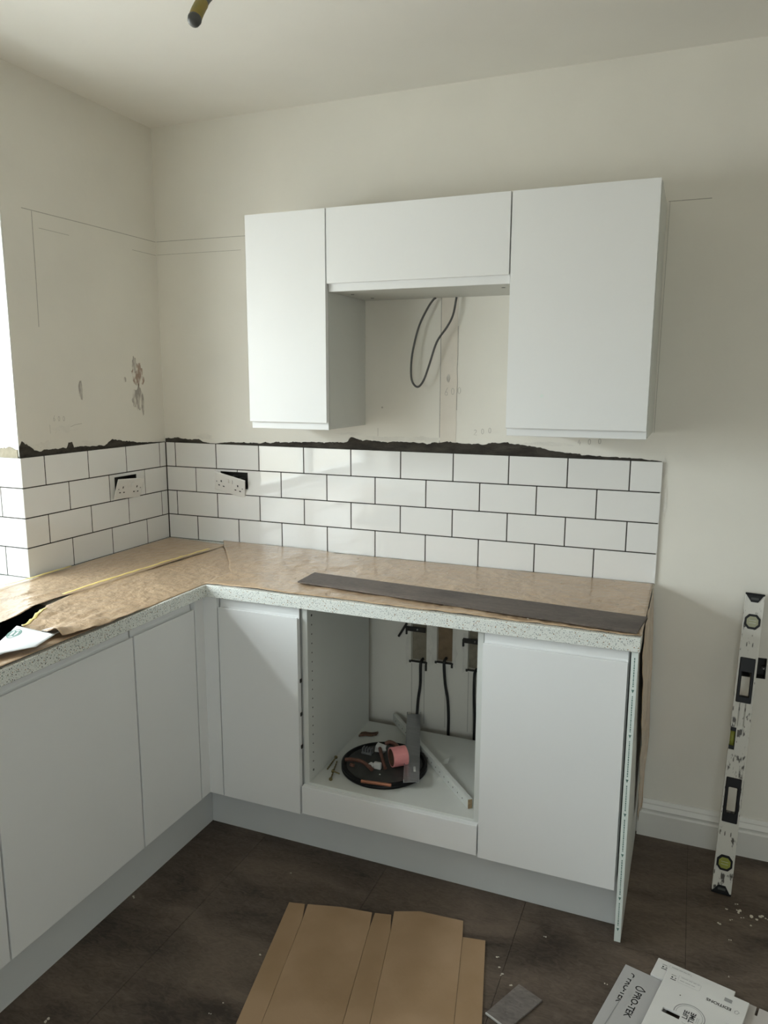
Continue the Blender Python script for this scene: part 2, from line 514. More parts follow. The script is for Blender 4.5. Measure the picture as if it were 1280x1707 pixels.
win1 = window('window_1', WIN_Y1+0.001, WIN_Y0-0.001, WIN_Z0+0.021, 1.93, -WALL_T+0.03, 0, 1)
box('head_panel', -WALL_T+0.03, -WALL_T+0.11, WIN_Y1+0.001, WIN_Y0-0.001, 1.93, WIN_Z1-0.001, 'window_white', win1, bevel=0.003)
box('window_sill', -WALL_T+0.001, -0.002, WIN_Y1+0.001, WIN_Y0-0.001, WIN_Z0-0.018, WIN_Z0+0.001, 'reveal_paint', win1)
window('added_rear_window', w2[0]+0.001, w2[1]-0.001, w2[2]+0.001, w2[3]-0.001, FY-WALL_T+0.05, 1, 1)  # unseen window, added to lift the light on the darker walls and doors
# white painted lining of the reveal above the tiles
box('reveal_lining', -WALL_T+0.11, -0.001, WIN_Y0-0.004, WIN_Y0-0.0005, TILE_TOP+0.004, WIN_Z1-0.001, 'reveal_paint', wall_left)

# ---- tiles on the back wall
G = 0.0019
def tile_plate(axis, u0, u1, z0, z1, surf, sgn, parent, hole=None):
    a0, a1 = surf, surf+sgn*0.0030
    a0, a1 = min(a0, a1), max(a0, a1)
    us = {u0, u1}; vs = {z0, z1}
    def keep(a, b): return True
    if hole and hole[1] > u0 and hole[0] < u1 and hole[3] > z0 and hole[2] < z1:
        us |= {c for c in hole[:2] if u0 < c < u1}; vs |= {c for c in hole[2:] if z0 < c < z1}
        keep = lambda a, b: not inr(a, b, hole)
        vv, ff = cells(us, vs, keep, axis, a0, a1)
        return emit('tile', vv, ff, 'tile_glaze', parent)
    key = (axis, round(u1-u0, 4), sgn)
    c = Vector(((u0+u1)/2, (a0+a1)/2, z0)) if axis == 1 else Vector(((a0+a1)/2, (u0+u1)/2, z0))
    if key in TILE_MESH:
        o = bpy.data.objects.new('tile', TILE_MESH[key]); C.objects.link(o); o.parent = parent
        o.location = c - wloc(parent)
        return o
    vv, ff = cells(us, vs, keep, axis, a0, a1)
    o = emit('tile', vv, ff, 'tile_glaze', parent, bevel=0.0009, seg=1)
    TILE_MESH[key] = o.data
    return o
TILE_MESH = {}
BED = 0.0062
XEND = XO + 9*P_
for k in range(4):
    z0, z1 = WT+k*RP+G, WT+(k+1)*RP-G
    js = [XO+i*P_ for i in range(10)] if k % 2 == 0 else [XO-0.1+i*P_ for i in range(10)]+[XEND]
    js = [0.0095] + js
    for a, b in zip(js, js[1:]):
        tile_plate(1, a+G, b-G if b < XEND-0.001 else b, z0, z1, -BED, -1, wall_back, SOCK_B)
    yl = [0.0102] + ([YO+i*P_ for i in range(4)] if k % 2 == 0 else [YO-0.1+i*P_ for i in range(4)]+[YO+3*P_])
    for a, b in zip(yl, yl[1:]):
        bb = b-G if b < YO+3*P_-0.001 else b
        tile_plate(0, -bb, -(a+G), z0, z1, BED, 1, wall_left, SOCK_L)
    xr = [0.0062, -0.19+0.0035, -0.25] if k % 2 else [0.0062, -0.0930, -0.25]
    for a, b in zip(xr, xr[1:]):
        tile_plate(1, b+G, a-(G if a < 0 else 0), z0, z1, -(YO+3*P_)+0.003, -1, wall_left)
BED2 = 0.0079
us = {0.0, XEND-0.004, SOCK_B[0], SOCK_B[1]}; vs_ = {WT, TILE_TOP-0.0015, SOCK_B[2], SOCK_B[3]}
v, f = cells(us, vs_, lambda a, b: not inr(a, b, SOCK_B), 1, -BED2, 0.0)
emit('grout', v, f, 'grout', wall_back)
us = {-(YO+3*P_)+0.003, -BED, SOCK_L[0], SOCK_L[1]}; vs_ = {WT, TILE_TOP-0.0015, SOCK_L[2], SOCK_L[3]}
v, f = cells(us, vs_, lambda a, b: not inr(a, b, SOCK_L), 0, 0.0, BED2)
emit('grout', v, f, 'grout', wall_left)
box('grout', -0.25, 0.0, -(YO+3*P_)+0.0013, WIN_Y0, WT, TILE_TOP-0.0015, 'grout', wall_left)

# ---- ragged band of old adhesive above the tiles
def ragged(prof, base, axis, surf, sgn, parent, amp, m='adhesive', seed=0, t=0.0028):
    pts = []
    for (a, za), (b, zb) in zip(prof, prof[1:]):
        n = max(2, int(abs(b-a)/0.006))
        for i in range(n):
            s = i/n; u = a+(b-a)*s; z = za+(zb-za)*s
            nz = noise.noise((u*38, seed, 0))*amp + noise.noise((u*130, seed, 4))*amp*0.6
            pts.append((u, max(base+0.0012, z+nz*min(1, (z-base)/0.012))))
    pts.append(prof[-1])
    V = []; Fc = []
    for u, z in pts:
        for a, zz in ((0.0002, base), (0.0002, z), (t, z-0.0012 if z-base > 0.004 else z), (t, base)):
            V.append((u, surf+sgn*a, zz) if axis == 1 else (surf+sgn*a, u, zz))
    for i in range(len(pts)-1):
        for q in range(4):
            Fc.append((4*i+q, 4*i+(q+1) % 4, 4*i+4+(q+1) % 4, 4*i+4+q))
    Fc.append((0, 1, 2, 3)); k = 4*(len(pts)-1); Fc.append((k, k+1, k+2, k+3))
    return emit('tile_adhesive', V, Fc, m, parent)
bz = TILE_TOP-0.0015
ragged([(0.004, 1.329), (0.05, 1.337), (0.077, 1.334), (0.13, 1.331), (0.17, 1.333), (0.19, 1.324), (0.226, 1.318), (0.255, 1.318), (0.31, 1.325), (0.37, 1.326),
        (0.47, 1.327), (0.55, 1.333), (0.644, 1.337), (0.78, 1.340), (0.845, 1.343), (0.863, 1.364), (0.885, 1.356), (0.925, 1.353), (1.0, 1.349), (1.046, 1.352),
        (1.15, 1.349), (1.21, 1.353), (1.232, 1.358), (1.30, 1.354), (1.366, 1.352), (1.44, 1.362), (1.516, 1.356), (1.58, 1.348), (1.619, 1.338), (1.70, 1.332),
        (1.779, 1.326), (1.88, 1.325), (1.95, 1.320), (1.975, 1.3175)], bz, 1, 0.0, -1, wall_back, 0.006, seed=1)
ragged([(-0.752, 1.352), (-0.738, 1.372), (-0.72, 1.362), (-0.69, 1.338), (-0.66, 1.332), (-0.616, 1.338), (-0.585, 1.334), (-0.545, 1.335), (-0.535, 1.354), (-0.52, 1.352), (-0.512, 1.333), (-0.47, 1.335),
        (-0.40, 1.330), (-0.36, 1.329), (-0.335, 1.338), (-0.318, 1.349), (-0.25, 1.339), (-0.169, 1.327), (-0.08, 1.321), (-0.006, 1.318)], bz, 0, 0.0, 1, wall_left, 0.005, seed=9)
ragged([(-0.25, 1.343), (-0.16, 1.338), (-0.09, 1.347), (-0.04, 1.352), (-0.005, 1.345)], bz, 1, WIN_Y0-0.004, -1, wall_left, 0.006, 'plaster_tan', seed=5)

# thin plaster smears above the band, chips where old fixings were
def blob(name, c, ru, rv, axis, surf, sgn, m, parent, seed, n=34, rag=0.45, t=0.0009):
    V = []
    for i in range(n):
        a = 2*math.pi*i/n
        k = 1 + rag*noise.noise((math.cos(a)*2.2+seed, math.sin(a)*2.2, seed*1.7)) + rag*0.5*noise.noise((math.cos(a)*6+seed, math.sin(a)*6, 3.0))
        V.append((c[0]+ru*math.cos(a)*k, c[1]+rv*math.sin(a)*k))
    vv, ff = prism(V, axis, surf+sgn*0.0001, surf+sgn*t)
    return emit(name, vv, ff, m, parent)
blob('plaster_scuff', (-0.150, 1.598), 0.034, 0.042, 0, 0, 1, 'scuff_brown', wall_left, 2)
blob('plaster_scuff', (-0.168, 1.632), 0.012, 0.030, 0, 0, 1, 'scuff_grey', wall_left, 3, rag=0.3, t=0.0014)
blob('plaster_scuff', (-0.154, 1.497), 0.033, 0.046, 0, 0, 1, 'scuff_grey', wall_left, 6)
blob('plaster_scuff', (-0.130, 1.480), 0.007, 0.042, 0, 0, 1, 'scuff_grey', wall_left, 8, rag=0.2, t=0.0014)
blob('plaster_scuff', (-0.461, 1.537), 0.010, 0.034, 0, 0, 1, 'scuff_grey', wall_left, 11, rag=0.35)
blob('plaster_scuff', (-0.225, 1.575), 0.007, 0.010, 0, 0, 1, 'scuff_grey', wall_left, 14, rag=0.35)
blob('plaster_scuff', (1.245, 1.583), 0.006, 0.014, 1, -0.0011, -1, 'scuff_grey', wall_back, 4, rag=0.3)
for i, (cx, cz, ru, rv) in enumerate([(0.86, 1.376, 0.05, 0.006), (1.02, 1.362, 0.09, 0.008), (1.17, 1.364, 0.05, 0.009), (0.20, 1.345, 0.035, 0.012), (1.60, 1.362, 0.08, 0.007), (1.985, 1.30, 0.008, 0.03), (1.992, 1.19, 0.006, 0.05)]):
    blob('plaster_smear', (cx, cz), ru, rv, 1, 0, -1, 'plaster_grey', wall_back, 20+i, rag=0.7)
for i, (cy, cz, ru, rv) in enumerate([(-0.64, 1.352, 0.04, 0.012), (-0.45, 1.347, 0.05, 0.007), (-0.55, 1.40, 0.06, 0.012)]):
    blob('plaster_smear', (cy, cz), ru, rv, 0, 0, 1, 'plaster_grey', wall_left, 40+i, rag=0.7)
# filled cable chase below the bridging cabinet
ed0 = [1.2165+0.0009*noise.noise((k*0.7, 2, 1)) for k in range(12)]
ed1 = [1.2765+0.0016*noise.noise((k*0.9, 5, 1)) for k in range(12)]
zz = [1.325+k*(1.86-1.325)/11 for k in range(12)]
v, f = prism([(a, z) for a, z in zip(ed0, zz)] + [(a, z) for a, z in reversed(list(zip(ed1, zz)))], 1, -0.0002, -0.0011)
emit('filled_chase', v, f, 'plaster_pink', wall_back)
multi('chase_edge', [ribbon([(a-0.0012, -0.0008, z) for a, z in zip(ed0, zz)], 0.0035, (0, -1, 0)), ribbon([(a+0.0008, -0.0008, z) for a, z in zip(ed1[3:10], zz[3:10])], 0.0025, (0, -1, 0))], 'pencil', wall_back)

# ---- pencil lines and figures on the plaster
def strokes(name, L, wdt, parent, nrm):
    multi(name, [ribbon(p, wdt, nrm) for p in L], 'pencil', parent)
e = 0.0005
wl = lambda pts: [(e, y, z) for y, z in pts]
wb = lambda pts: [(x, -e, z) for x, z in pts]
strokes('pencil_line', [wl([(-0.668, 2.122), (-0.36, 2.123), (-0.003, 2.122)])], 0.0022, wall_left, (1, 0, 0))
strokes('pencil_line', [wl([(-0.627, 2.12), (-0.628, 1.95), (-0.631, 1.748)])], 0.0026, wall_left, (1, 0, 0))
strokes('pencil_line', [wl([(-0.602, 2.071), (-0.468, 2.070)])], 0.0013, wall_left, (1, 0, 0))
strokes('pencil_line', [wl([(-0.145, 2.071), (-0.003, 2.070)])], 0.0015, wall_left, (1, 0, 0))
strokes('pencil_line', [wb([(0.003, 2.123), (0.62, 2.118)])], 0.0020, wall_back, (0, -1, 0))
strokes('pencil_line', [wb([(0.003, 2.072), (0.40, 2.069)])], 0.0014, wall_back, (0, -1, 0))
strokes('pencil_line', [wb([(1.945, 2.121), (2.068, 2.121)])], 0.0022, wall_back, (0, -1, 0))
strokes('pencil_line', [wb([(0.974, 1.40), (0.974, 1.37)])], 0.0014, wall_back, (0, -1, 0))
strokes('pencil_line', [wb([(1.945, 1.41), (1.949, 2.121)])], 0.0012, wall_back, (0, -1, 0))
def arc(cx, cz, rx, rz, a0, a1, n=10):
    return [(cx+rx*math.cos(math.radians(a0+(a1-a0)*i/n)), cz+rz*math.sin(math.radians(a0+(a1-a0)*i/n))) for i in range(n+1)]
def fig(ch, x, z, s):
    w = s*0.55
    if ch == '0': return [arc(x+w/2, z+s/2, w*0.42, s*0.5, 60, 420, 14)]
    if ch == '6': return [[(x+w*0.95, z+s*1.25), (x+w*0.5, z+s*0.8), (x+w*0.12, z+s*0.35)] + arc(x+w*0.5, z+s*0.27, w*0.4, s*0.27, 180, 500, 12)]
    if ch == '4': return [[(x+w*0.5, z+s), (x, z+s*0.35), (x+w, z+s*0.38)], [(x+w*0.75, z+s*0.7), (x+w*0.65, z-s*0.05)]]
    if ch == '3': return [arc(x+w*0.45, z+s*0.75, w*0.4, s*0.25, 150, -90, 8) + arc(x+w*0.45, z+s*0.25, w*0.45, s*0.26, 90, -150, 8)]
    if ch == '2': return [arc(x+w*0.45, z+s*0.72, w*0.42, s*0.27, 160, -20, 8) + [(x, z), (x+w, z)]]
    return []
def figures(s, x, z, size, step, rise, parent, conv, nrm, sk=1):
    L = []
    for i, ch in enumerate(s):
        L += [conv(p) for p in fig(ch, x+i*step*sk, z+i*rise, size)]
    strokes('pencil_figures', L, 0.0014, parent, nrm)
wb2 = lambda pts: [(x, -0.0016, z) for x, z in pts]
figures('600', 1.232, 1.523, 0.022, 0.024, 0.003, wall_back, wb2, (0, -1, 0))
figures('200', 1.343, 1.385, 0.018, 0.026, 0.004, wall_back, wb, (0, -1, 0))
figures('400', 1.705, 1.362, 0.017, 0.033, 0.003, wall_back, lambda p: [(x, -0.0013, z) for x, z in p], (0, -1, 0))
figures('600', -0.598, 1.432, 0.016, 0.022, -0.001, wall_left, wl, (1, 0, 0))
strokes('pencil_line', [wl([(-0.615, 1.42), (-0.614, 1.39)]), wl([(-0.575, 1.398), (-0.54, 1.402), (-0.50, 1.414), (-0.465, 1.417)])], 0.0014, wall_left, (1, 0, 0))
v, f = lathe([(0, 0), (0.0035, 0), (0.0035, 0.0008), (0, 0.0008)], (0.991, 0, 1.476), 12, Vector((0, -1, 0)))
emit('plug_hole', v, f, 'scuff_grey', wall_back)

# ---- skirting
sk = [(0.0, 0.0), (-0.018, 0.0), (-0.018, 0.086), (-0.0145, 0.092), (-0.0145, 0.098), (-0.017, 0.103), (-0.010, 0.118), (-0.010, 0.122), (-0.0055, 0.134), (0.0, 0.136)]
v, f = prism(sk, 0, 1.972, RX)
struct(emit('baseboard_back', v, f, 'skirting_white'))
v, f = prism([(RX+a, b) for a, b in sk], 1, FY+0.02, -0.02)
struct(emit('baseboard_right', v, f, 'skirting_white'))

# ================================================================== kitchen units
def jdoor(name, x0, x1, z0, z1, yb, grip, parent, m='door_white', t=0.0205):
    """handleless door: a finger groove with a set-back lip along its top ('top') or bottom ('bottom') edge"""
    yf = yb - t
    s = 1 if grip == 'top' else -1
    zt = z1 if grip == 'top' else z0          # lip end
    zo = z0 if grip == 'top' else z1
    ze = zt - s*0.032                          # front face ends here
    if grip == 'bottom': ze = zt - s*0.024
    prof = [(yb, zo), (yf, zo), (yf, ze - s*0.0012), (yf+0.0012, ze), (yf+0.004, ze + s*0.0002), (yf+0.009, ze - s*0.007), (yf+0.0135, ze - s*0.004), (yf+0.0150, ze + s*0.004), (yf+0.0150, zt - s*0.001), (yf+0.0160, zt), (yb, zt)]
    vv, ff = prism(prof, 0, x0, x1)
    return emit(name, vv, ff, m, parent)
def carcass(parent, x0, x1, z0, z1, yb, yf, floor_z=None, back=True, top=False, pt=0.018):
    box('side_panel', x0, x0+pt, yf, yb, z0, z1, 'carcass_white', parent, bevel=0.0006)
    box('side_panel', x1-pt, x1, yf, yb, z0, z1, 'carcass_white', parent, bevel=0.0006)
    fz = z0 if floor_z is None else floor_z
    box('base_panel', x0+pt, x1-pt, yf, yb, fz, fz+pt, 'carcass_white', parent, bevel=0.0006)
    if back: box('back_panel', x0+pt, x1-pt, yb-0.008, yb-0.002, fz+pt, z1, 'carcass_white', parent)
    if top: box('top_panel', x0+pt, x1-pt, yf, yb, z1-pt, z1, 'carcass_white', parent, bevel=0.0006)

# wall cabinets
WZ0, WZ1 = 1.408, 2.118
YD = -0.300
t = thing('wall_cabinet', 'narrow white handleless wall cabinet beside the room corner', 'cabinet', (0.77, -0.15, WZ0))
carcass(t, 0.624, 0.923, WZ0+0.002, WZ1-0.002, -0.0005, YD+0.002, top=True)
jdoor('door', 0.622, 0.9205, WZ0, WZ1, YD, 'bottom', t)
t = thing('wall_cabinet', 'low white bridging wall cabinet with a lift-up flap above the hob space', 'cabinet', (1.23, -0.15, 1.86))
carcass(t, 0.9265, 1.5265, 1.860, WZ1-0.002, -0.0005, YD+0.002, top=True)
jdoor('flap', 0.9255, 1.5260, 1.860, WZ1, YD, 'bottom', t)
for (fx, fy) in ((0.968, -0.21), (0.985, -0.08), (1.487, -0.22)):
    v, f = lathe([(0, 0), (0.006, 0), (0.006, -0.0012), (0, -0.0012)], (fx, fy, 1.860), 14)
    emit('fixing_cap', v, f, 'plastic_grey', t)
t = thing('wall_cabinet', 'wide white handleless wall cabinet at the free end of the row', 'cabinet', (1.73, -0.15, WZ0))
carcass(t, 1.532, 1.940, WZ0+0.002, WZ1-0.002, -0.0005, YD+0.002, top=True)
jdoor('door', 1.5305, 1.938, WZ0, WZ1, YD, 'bottom', t)
blob('grey_smudge', (1.637, 1.53), 0.006, 0.005, 1, YD-0.0205, -1, 'film_pale', t, 3, t=0.0002)

# base cabinets, back run
BZ0, BZ1 = 0.160, 0.8675
BY = -0.5695
t = thing('base_cabinet', 'narrow white base cabinet between the corner post and the oven housing', 'cabinet', (0.797, -0.30, BZ0))
carcass(t, 0.649, 0.947, BZ0+0.004, BZ1, -0.03, BY+0.011)
jdoor('door', 0.6485, 0.9440, BZ0, BZ1-0.001, BY-0.001, 'top', t)
for zc in (0.62, 0.505, 0.392):
    box('bumper', 0.9445, 0.9465, BY-0.010, BY-0.0005, zc-0.006, zc+0.006, 'metal_dark', t)
oven = thing('oven_housing', 'open white oven housing cabinet holding scraps', 'cabinet', (1.247, -0.30, BZ0))
carcass(oven, 0.951, 1.544, BZ0+0.004, BZ1, -0.075, BY, floor_z=0.250, back=False)
v, f = prism([(BY, BZ0+0.004), (BY-0.0205, BZ0+0.004), (BY-0.0205, 0.259), (BY-0.0195, 0.2605), (BY-0.006, 0.2605), (BY, 0.2595)], 0, 0.951, 1.5420)
emit('lower_front', v, f, 'door_white', oven)
hs = []
for k in range(18):
    zc = 0.832 - k*0.0314
    r = 0.0042 if k in (0, 17) else 0.0026
    hs.append(lathe([(0, 0), (r, 0), (r, 0.0005), (0, 0.0005)], (0.969, -0.540, zc), 8, Vector((1, 0, 0))))
multi('shelf_pin_holes', hs, 'print_black', oven, props={'kind': 'stuff'})
t = thing('base_cabinet', 'white base cabinet between the oven housing and the end panel', 'cabinet', (1.746, -0.30, BZ0))
carcass(t, 1.548, 1.946, BZ0+0.004, BZ1, -0.03, BY+0.011)
jdoor('door', 1.5470, 1.9430, BZ0, BZ1-0.001, BY-0.001, 'top', t)

# end panel
t = thing('end_panel', 'white end panel with a printed film strip down its front edge', 'panel', (1.959, -0.30, 0))
box('panel', 1.9505, 1.9685, -0.5875, -0.0195, 0.0, BZ1, 'carcass_white', t, bevel=0.0006)
fl = box('edge_film', 1.9512, 1.9678, -0.5882, -0.5876, 0.001, BZ1-0.001, 'film_pale', t)
sh = []
zc = 0.85
random.seed(3)
while zc > 0.03:
    for q in range(random.choice((13, 15, 17))):
        h = random.choice((0.003, 0.0045, 0.006))
        if zc-h < 0.02: break
        sh.append((boxv(1.9580, 1.9608, -0.58835, -0.5882, zc-h, zc), BOXF)); zc -= h+0.0016
    zc -= 0.006
    if zc > 0.03:
        sh.append(prism([(1.9556, zc), (1.9632, zc), (1.9594, zc-0.010)], 1, -0.5884, -0.5882))
    zc -= 0.018
multi('film_print', sh, 'print_green', fl, props={'kind': 'stuff'})

# base cabinets, left run: built facing -y, then turned to face +x
def left_unit(label, y0, y1):
    t = thing('base_cabinet', label, 'cabinet')
    w = y1-y0
    carcass(t, -w/2+0.001, w/2-0.001, 0.004, BZ1-BZ0, 0.5385, 0.011)
    jdoor('door', -w/2+0.0022, w/2-0.0022, 0.0, BZ1-BZ0-0.001, -0.001, 'top', t)
    t.rotation_euler = (0, 0, math.pi/2)
    t.location = (0.5695, (y0+y1)/2, BZ0)
    return t
left_unit('narrow white base cabinet right beside the inner corner post, under the window worktop', -0.932, -0.641)
left_unit('wide white base cabinet under the window worktop, next to the narrow corner one', -1.428, -0.934)
left_unit('white base cabinet under the sink end of the window worktop', -2.03, -1.430)
left_unit('white base cabinet closing the end of the window run', -2.60, -2.032)

# corner post
v, f = prism([(0.5905, -0.6372), (0.5905, -0.5905), (0.6440, -0.5905), (0.6440, -0.5675), (0.568, -0.5675), (0.568, -0.6372)], 2, BZ0, BZ1)
tag(emit('corner_post', v, f, 'door_white', bevel=0.0005), 'white L-shaped filler post in the inner corner of the base units', 'post')
# plinths
tag(box('plinth_board', 0.5445, 1.9495, -0.518, -0.502, 0.0, 0.1585, 'plinth_grey', bevel=0.0008), 'pale grey plinth board under the oven housing and its neighbours', 'plinth')
tag(box('plinth_board', 0.528, 0.544, -2.60, -0.502, 0.0, 0.1585, 'plinth_grey', bevel=0.0008), 'pale grey plinth board under the window run of cabinets', 'plinth')

# worktop with sink cut-out
SK = (0.15, 0.51, -1.78, -1.00)
BACK_Y = -0.0005
v, f = cells({0.001, SK[0], SK[1], 0.610, 1.972}, {-2.62, SK[2], SK[3], -0.597, BACK_Y},
             lambda a, b: (b > -0.597 or a < 0.610) and not inr(a, b, SK), 2, 0.868, WT)
tag(emit('worktop', v, f, 'worktop_speckle', bevel=0.0015), 'white speckled L-shaped worktop covered in brown paper', 'worktop')

# sink
t = thing('sink', 'black inset sink beside the window, mostly under paper', 'sink', (0.33, -1.39, 0.70))
rim = (SK[0]-0.015, SK[1]+0.015, SK[2]-0.015, SK[3]+0.015)
bowl = (SK[0]+0.03, SK[1]-0.03, -1.40, SK[3]-0.03)
v, f = cells({rim[0], rim[1], bowl[0], bowl[1]}, {rim[2], rim[3], bowl[2], bowl[3]}, lambda a, b: not inr(a, b, bowl), 2, WT+0.0003, WT+0.006)
emit('rim', v, f, 'sink_black', t, bevel=0.002)
b0 = bowl
V = [(b0[0], b0[2], WT), (b0[1], b0[2], WT), (b0[1], b0[3], WT), (b0[0], b0[3], WT), (b0[0]+.02, b0[2]+.02, 0.72), (b0[1]-.02, b0[2]+.02, 0.72), (b0[1]-.02, b0[3]-.02, 0.72), (b0[0]+.02, b0[3]-.02, 0.72)]
V2 = [(x + (0.004 if x > 0.33 else -0.004), y + (0.004 if y > -1.2 else -0.004), z - (0.004 if z < 0.8 else 0)) for x, y, z in V]
Fc = [(4, 5, 6, 7), (0, 1, 5, 4), (1, 2, 6, 5), (2, 3, 7, 6), (3, 0, 4, 7)]
emit('bowl', V+V2, Fc+[tuple(i+8 for i in q) for q in Fc]+[(0, 8, 9, 1), (1, 9, 10, 2), (2, 10, 11, 3), (3, 11, 8, 0)], 'sink_black', t)
v, f = lathe([(0, 0.0), (0.04, 0.0), (0.045, 0.002), (0.04, 0.003), (0.02, 0.001), (0, 0.001)], (0.33, -1.21, 0.7205), 24)
emit('waste', v, f, 'tag_metal', t)

# ================================================================== masking paper on the worktop
def lerp_poly(pl, s):
    L = [0]
    for a, b in zip(pl, pl[1:]): L.append(L[-1] + (Vector(b)-Vector(a)).length)
    d = s*L[-1]
    for i in range(len(pl)-1):
        if d <= L[i+1] or i == len(pl)-2:
            k = (d-L[i])/(L[i+1]-L[i]); return Vector(pl[i]).lerp(Vector(pl[i+1]), k)
def wr(x, y, seed, a=1.0):
    # wrinkles: broad folds plus finer ridges
    n1 = noise.noise((x*6+seed, y*6, 0.3)); n2 = 1-abs(noise.noise((x*13+seed, y*9, 2.0)))*2; n3 = noise.noise((x*34, y*34+seed, 5))
    return a*(0.0018*(n1+0.6) + 0.0022*max(0, n2)**2 + 0.0010*n3)
# back run
def fC(s, q):
    xl = 0.0
    yq = -0.013 - q*0.57
    xl = 0.27 + (0.23*(-yq/0.30) if yq > -0.30 else 0.23 + 0.10*min(1, (-yq-0.30)/0.136)) + 0.008*noise.noise((yq*14, 4, 1))
    xx = xl + s*(1.9735-xl)
    y0 = -0.013; y1 = -0.583 + 0.008*noise.noise((xx*5, 3, 1)) + 0.003*noise.noise((xx*21, 3, 1))
    if xx < 0.64: y1 = min(y1, -0.588)
    yy = y0 + q*(y1-y0)
    fr = math.exp(-((q-0.9)/0.12)**2)*0.0045*max(0, noise.noise((xx*7, 9, 0))+0.25)
    lap = max(0, min(1, (0.80-xx)/0.10))*0.0062
    lap *= 1-q**8
    return Vector((xx, yy, WT+0.0016+lap+max(0, wr(xx, yy, 1))*(0.5+0.5*min(1, q*4)) + fr))
v, f = sheet(fC, 150, 46)
t = thing('masking_paper', 'brown masking paper spread along the tiled back worktop, hanging over its end', 'paper', (1.16, -0.30, WT))
emit('sheet', v, f, 'kraft_paper', t, smooth=True)
# the part that hangs down the end
def fH(s, q):
    # s down, q front->back
    ytop0, ytop1 = -0.565, -0.021
    z = WT+0.004 - s*0.72
    front = -0.565 + (0.0 if s < 0.05 else (s-0.05)*0.36) + 0.02*noise.noise((s*6, 1, 1))
    front = min(front, -0.16)
    if s < 0.08: front = -0.50
    back = -0.022 - max(0, s-0.8)*0.5
    yy = front + q*(back-front)
    bulge = 0.0045 + 0.012*math.sin(min(1, s*1.15)*math.pi*0.6)*(0.35+0.65*q) + 0.004*noise.noise((s*5, q*5, 7)) + 0.003*noise.noise((s*15, q*9, 2))
    return Vector((1.9735+max(0.0012, bulge), yy, z - 0.06*abs(noise.noise((q*5, 2, 8)))*s))
V, Fc = sheet(fH, 46, 20, 0.0)
n = len(V)//2
V = V[:n] + [p - Vector((0.0007, 0, 0)) for p in V[:n]]
emit('hanging_flap', V, Fc, 'kraft_paper', t, smooth=True)

# wall side of the window run
tapeL = [(0.335, -0.06), (0.316, -0.309), (0.302, -0.65), (0.296, -0.93), tuple(U(42, 1020, 2, WT+0.016).xy), tuple(U(0, 1039, 2, WT+0.020).xy), (0.42, -1.45), (0.43, -1.75)]
def fA(s, q):
    a = Vector((0.022, -0.02-s*1.75)); b = lerp_poly(tapeL, s)
    if a.y < -0.75: a.x = 0.03 + 0.02*noise.noise((a.y*3, 1, 1))
    p = a.lerp(b, q)
    am = 1.0 + 2.2*max(0, min(1, (-p.y-0.75)/0.4))
    z = WT+0.0026 + max(0, wr(p.x, p.y, 20, am*0.6))
    if p.y < -0.80:
        k = min(1, (-p.y-0.80)/0.25)
        z += k*(0.007 + 0.005*q*q + 0.005*noise.noise((p.x*22, p.y*4, 3)) + 0.0035*noise.noise((p.x*60, p.y*7, 8)))
    return Vector((p.x, p.y, z))
v, f = sheet(fA, 110, 34)
tag(emit('masking_paper', v, f, 'kraft_paper', smooth=True), 'brown masking paper along the window wall, lapping over the sink', 'paper')
# front side of the window run
pl0 = [(0.34, -0.10), (0.322, -0.309), (0.306, -0.65), (0.302, -0.85), tuple(U(77, 1005, 2, WT+0.018).xy), tuple(U(36, 1047, 2, WT+0.026).xy)]
pl1 = [(0.66, -0.30), (0.64, -0.50), (0.601, -0.60), (0.600, -0.80), tuple(U(215, 1021, 2, WT+0.012).xy), tuple(U(150, 1045, 2, WT+0.02).xy), tuple(U(104, 1061, 2, WT+0.02).xy)]
def fB(s, q):
    p = lerp_poly(pl0, s).lerp(lerp_poly(pl1, s), q)
    k = max(0, min(1, (s-0.62)/0.38))
    z = WT+0.0056 + max(0, wr(p.x, p.y, 41, 0.55+2.4*k))
    z -= 0.004*max(0, min(1, (p.y+0.60)/0.1))
    z = WT+0.0014 + (z-WT-0.0014)*(1 - (1-min(1, k*5))*q**6)
    z += k*k*(0.014*(1-q)**1.5 + 0.020*math.exp(-((q-0.82)/0.16)**2) + 0.004) + k*(0.004*noise.noise((p.x*30, p.y*8, 1)) + 0.0035*noise.noise((p.x*55+p.y*20, p.y*10, 6)))
    return Vector((p.x, p.y, z))
v, f = sheet(fB, 100, 40)
tag(emit('masking_paper', v, f, 'kraft_paper', smooth=True), 'brown masking paper with a curled end along the front of the window worktop', 'paper')
def fD(s, q):
    yy = -1.10 - s*0.75
    x0 = 0.500 + 0.01*noise.noise((yy*6, 2, 0)) + 0.035*max(0, 0.1-s)/0.1; x1 = 0.566 + 0.010*noise.noise((yy*5, 7, 0))
    p = Vector((x0 + q*(x1-x0), yy))
    return Vector((p.x, p.y, WT+0.0105 + 0.009*max(0, noise.noise((p.x*20, yy*7, 4))+0.3)*(0.5+q)))
v, f = sheet(fD, 60, 10)
tag(emit('lining_paper', v, f, 'leaflet_white', smooth=True), 'loose strip of white lining paper beside the sink rim', 'paper')
def fE(s, q):
    yy = -0.955 - s*0.95
    x0 = 0.530; x1 = 0.603 + 0.004*noise.noise((yy*8, 7, 0))
    x = x0 + q*(x1-x0)
    return Vector((x, yy, WT+0.0064 + 0.002*max(0, noise.noise((x*20, yy*9, 4)))*(1-q)))
v, f = sheet(fE, 60, 8)
tag(emit('masking_paper', v, f, 'kraft_paper', smooth=True), 'flat strip of brown masking paper along the worktop front beside the sink', 'paper')
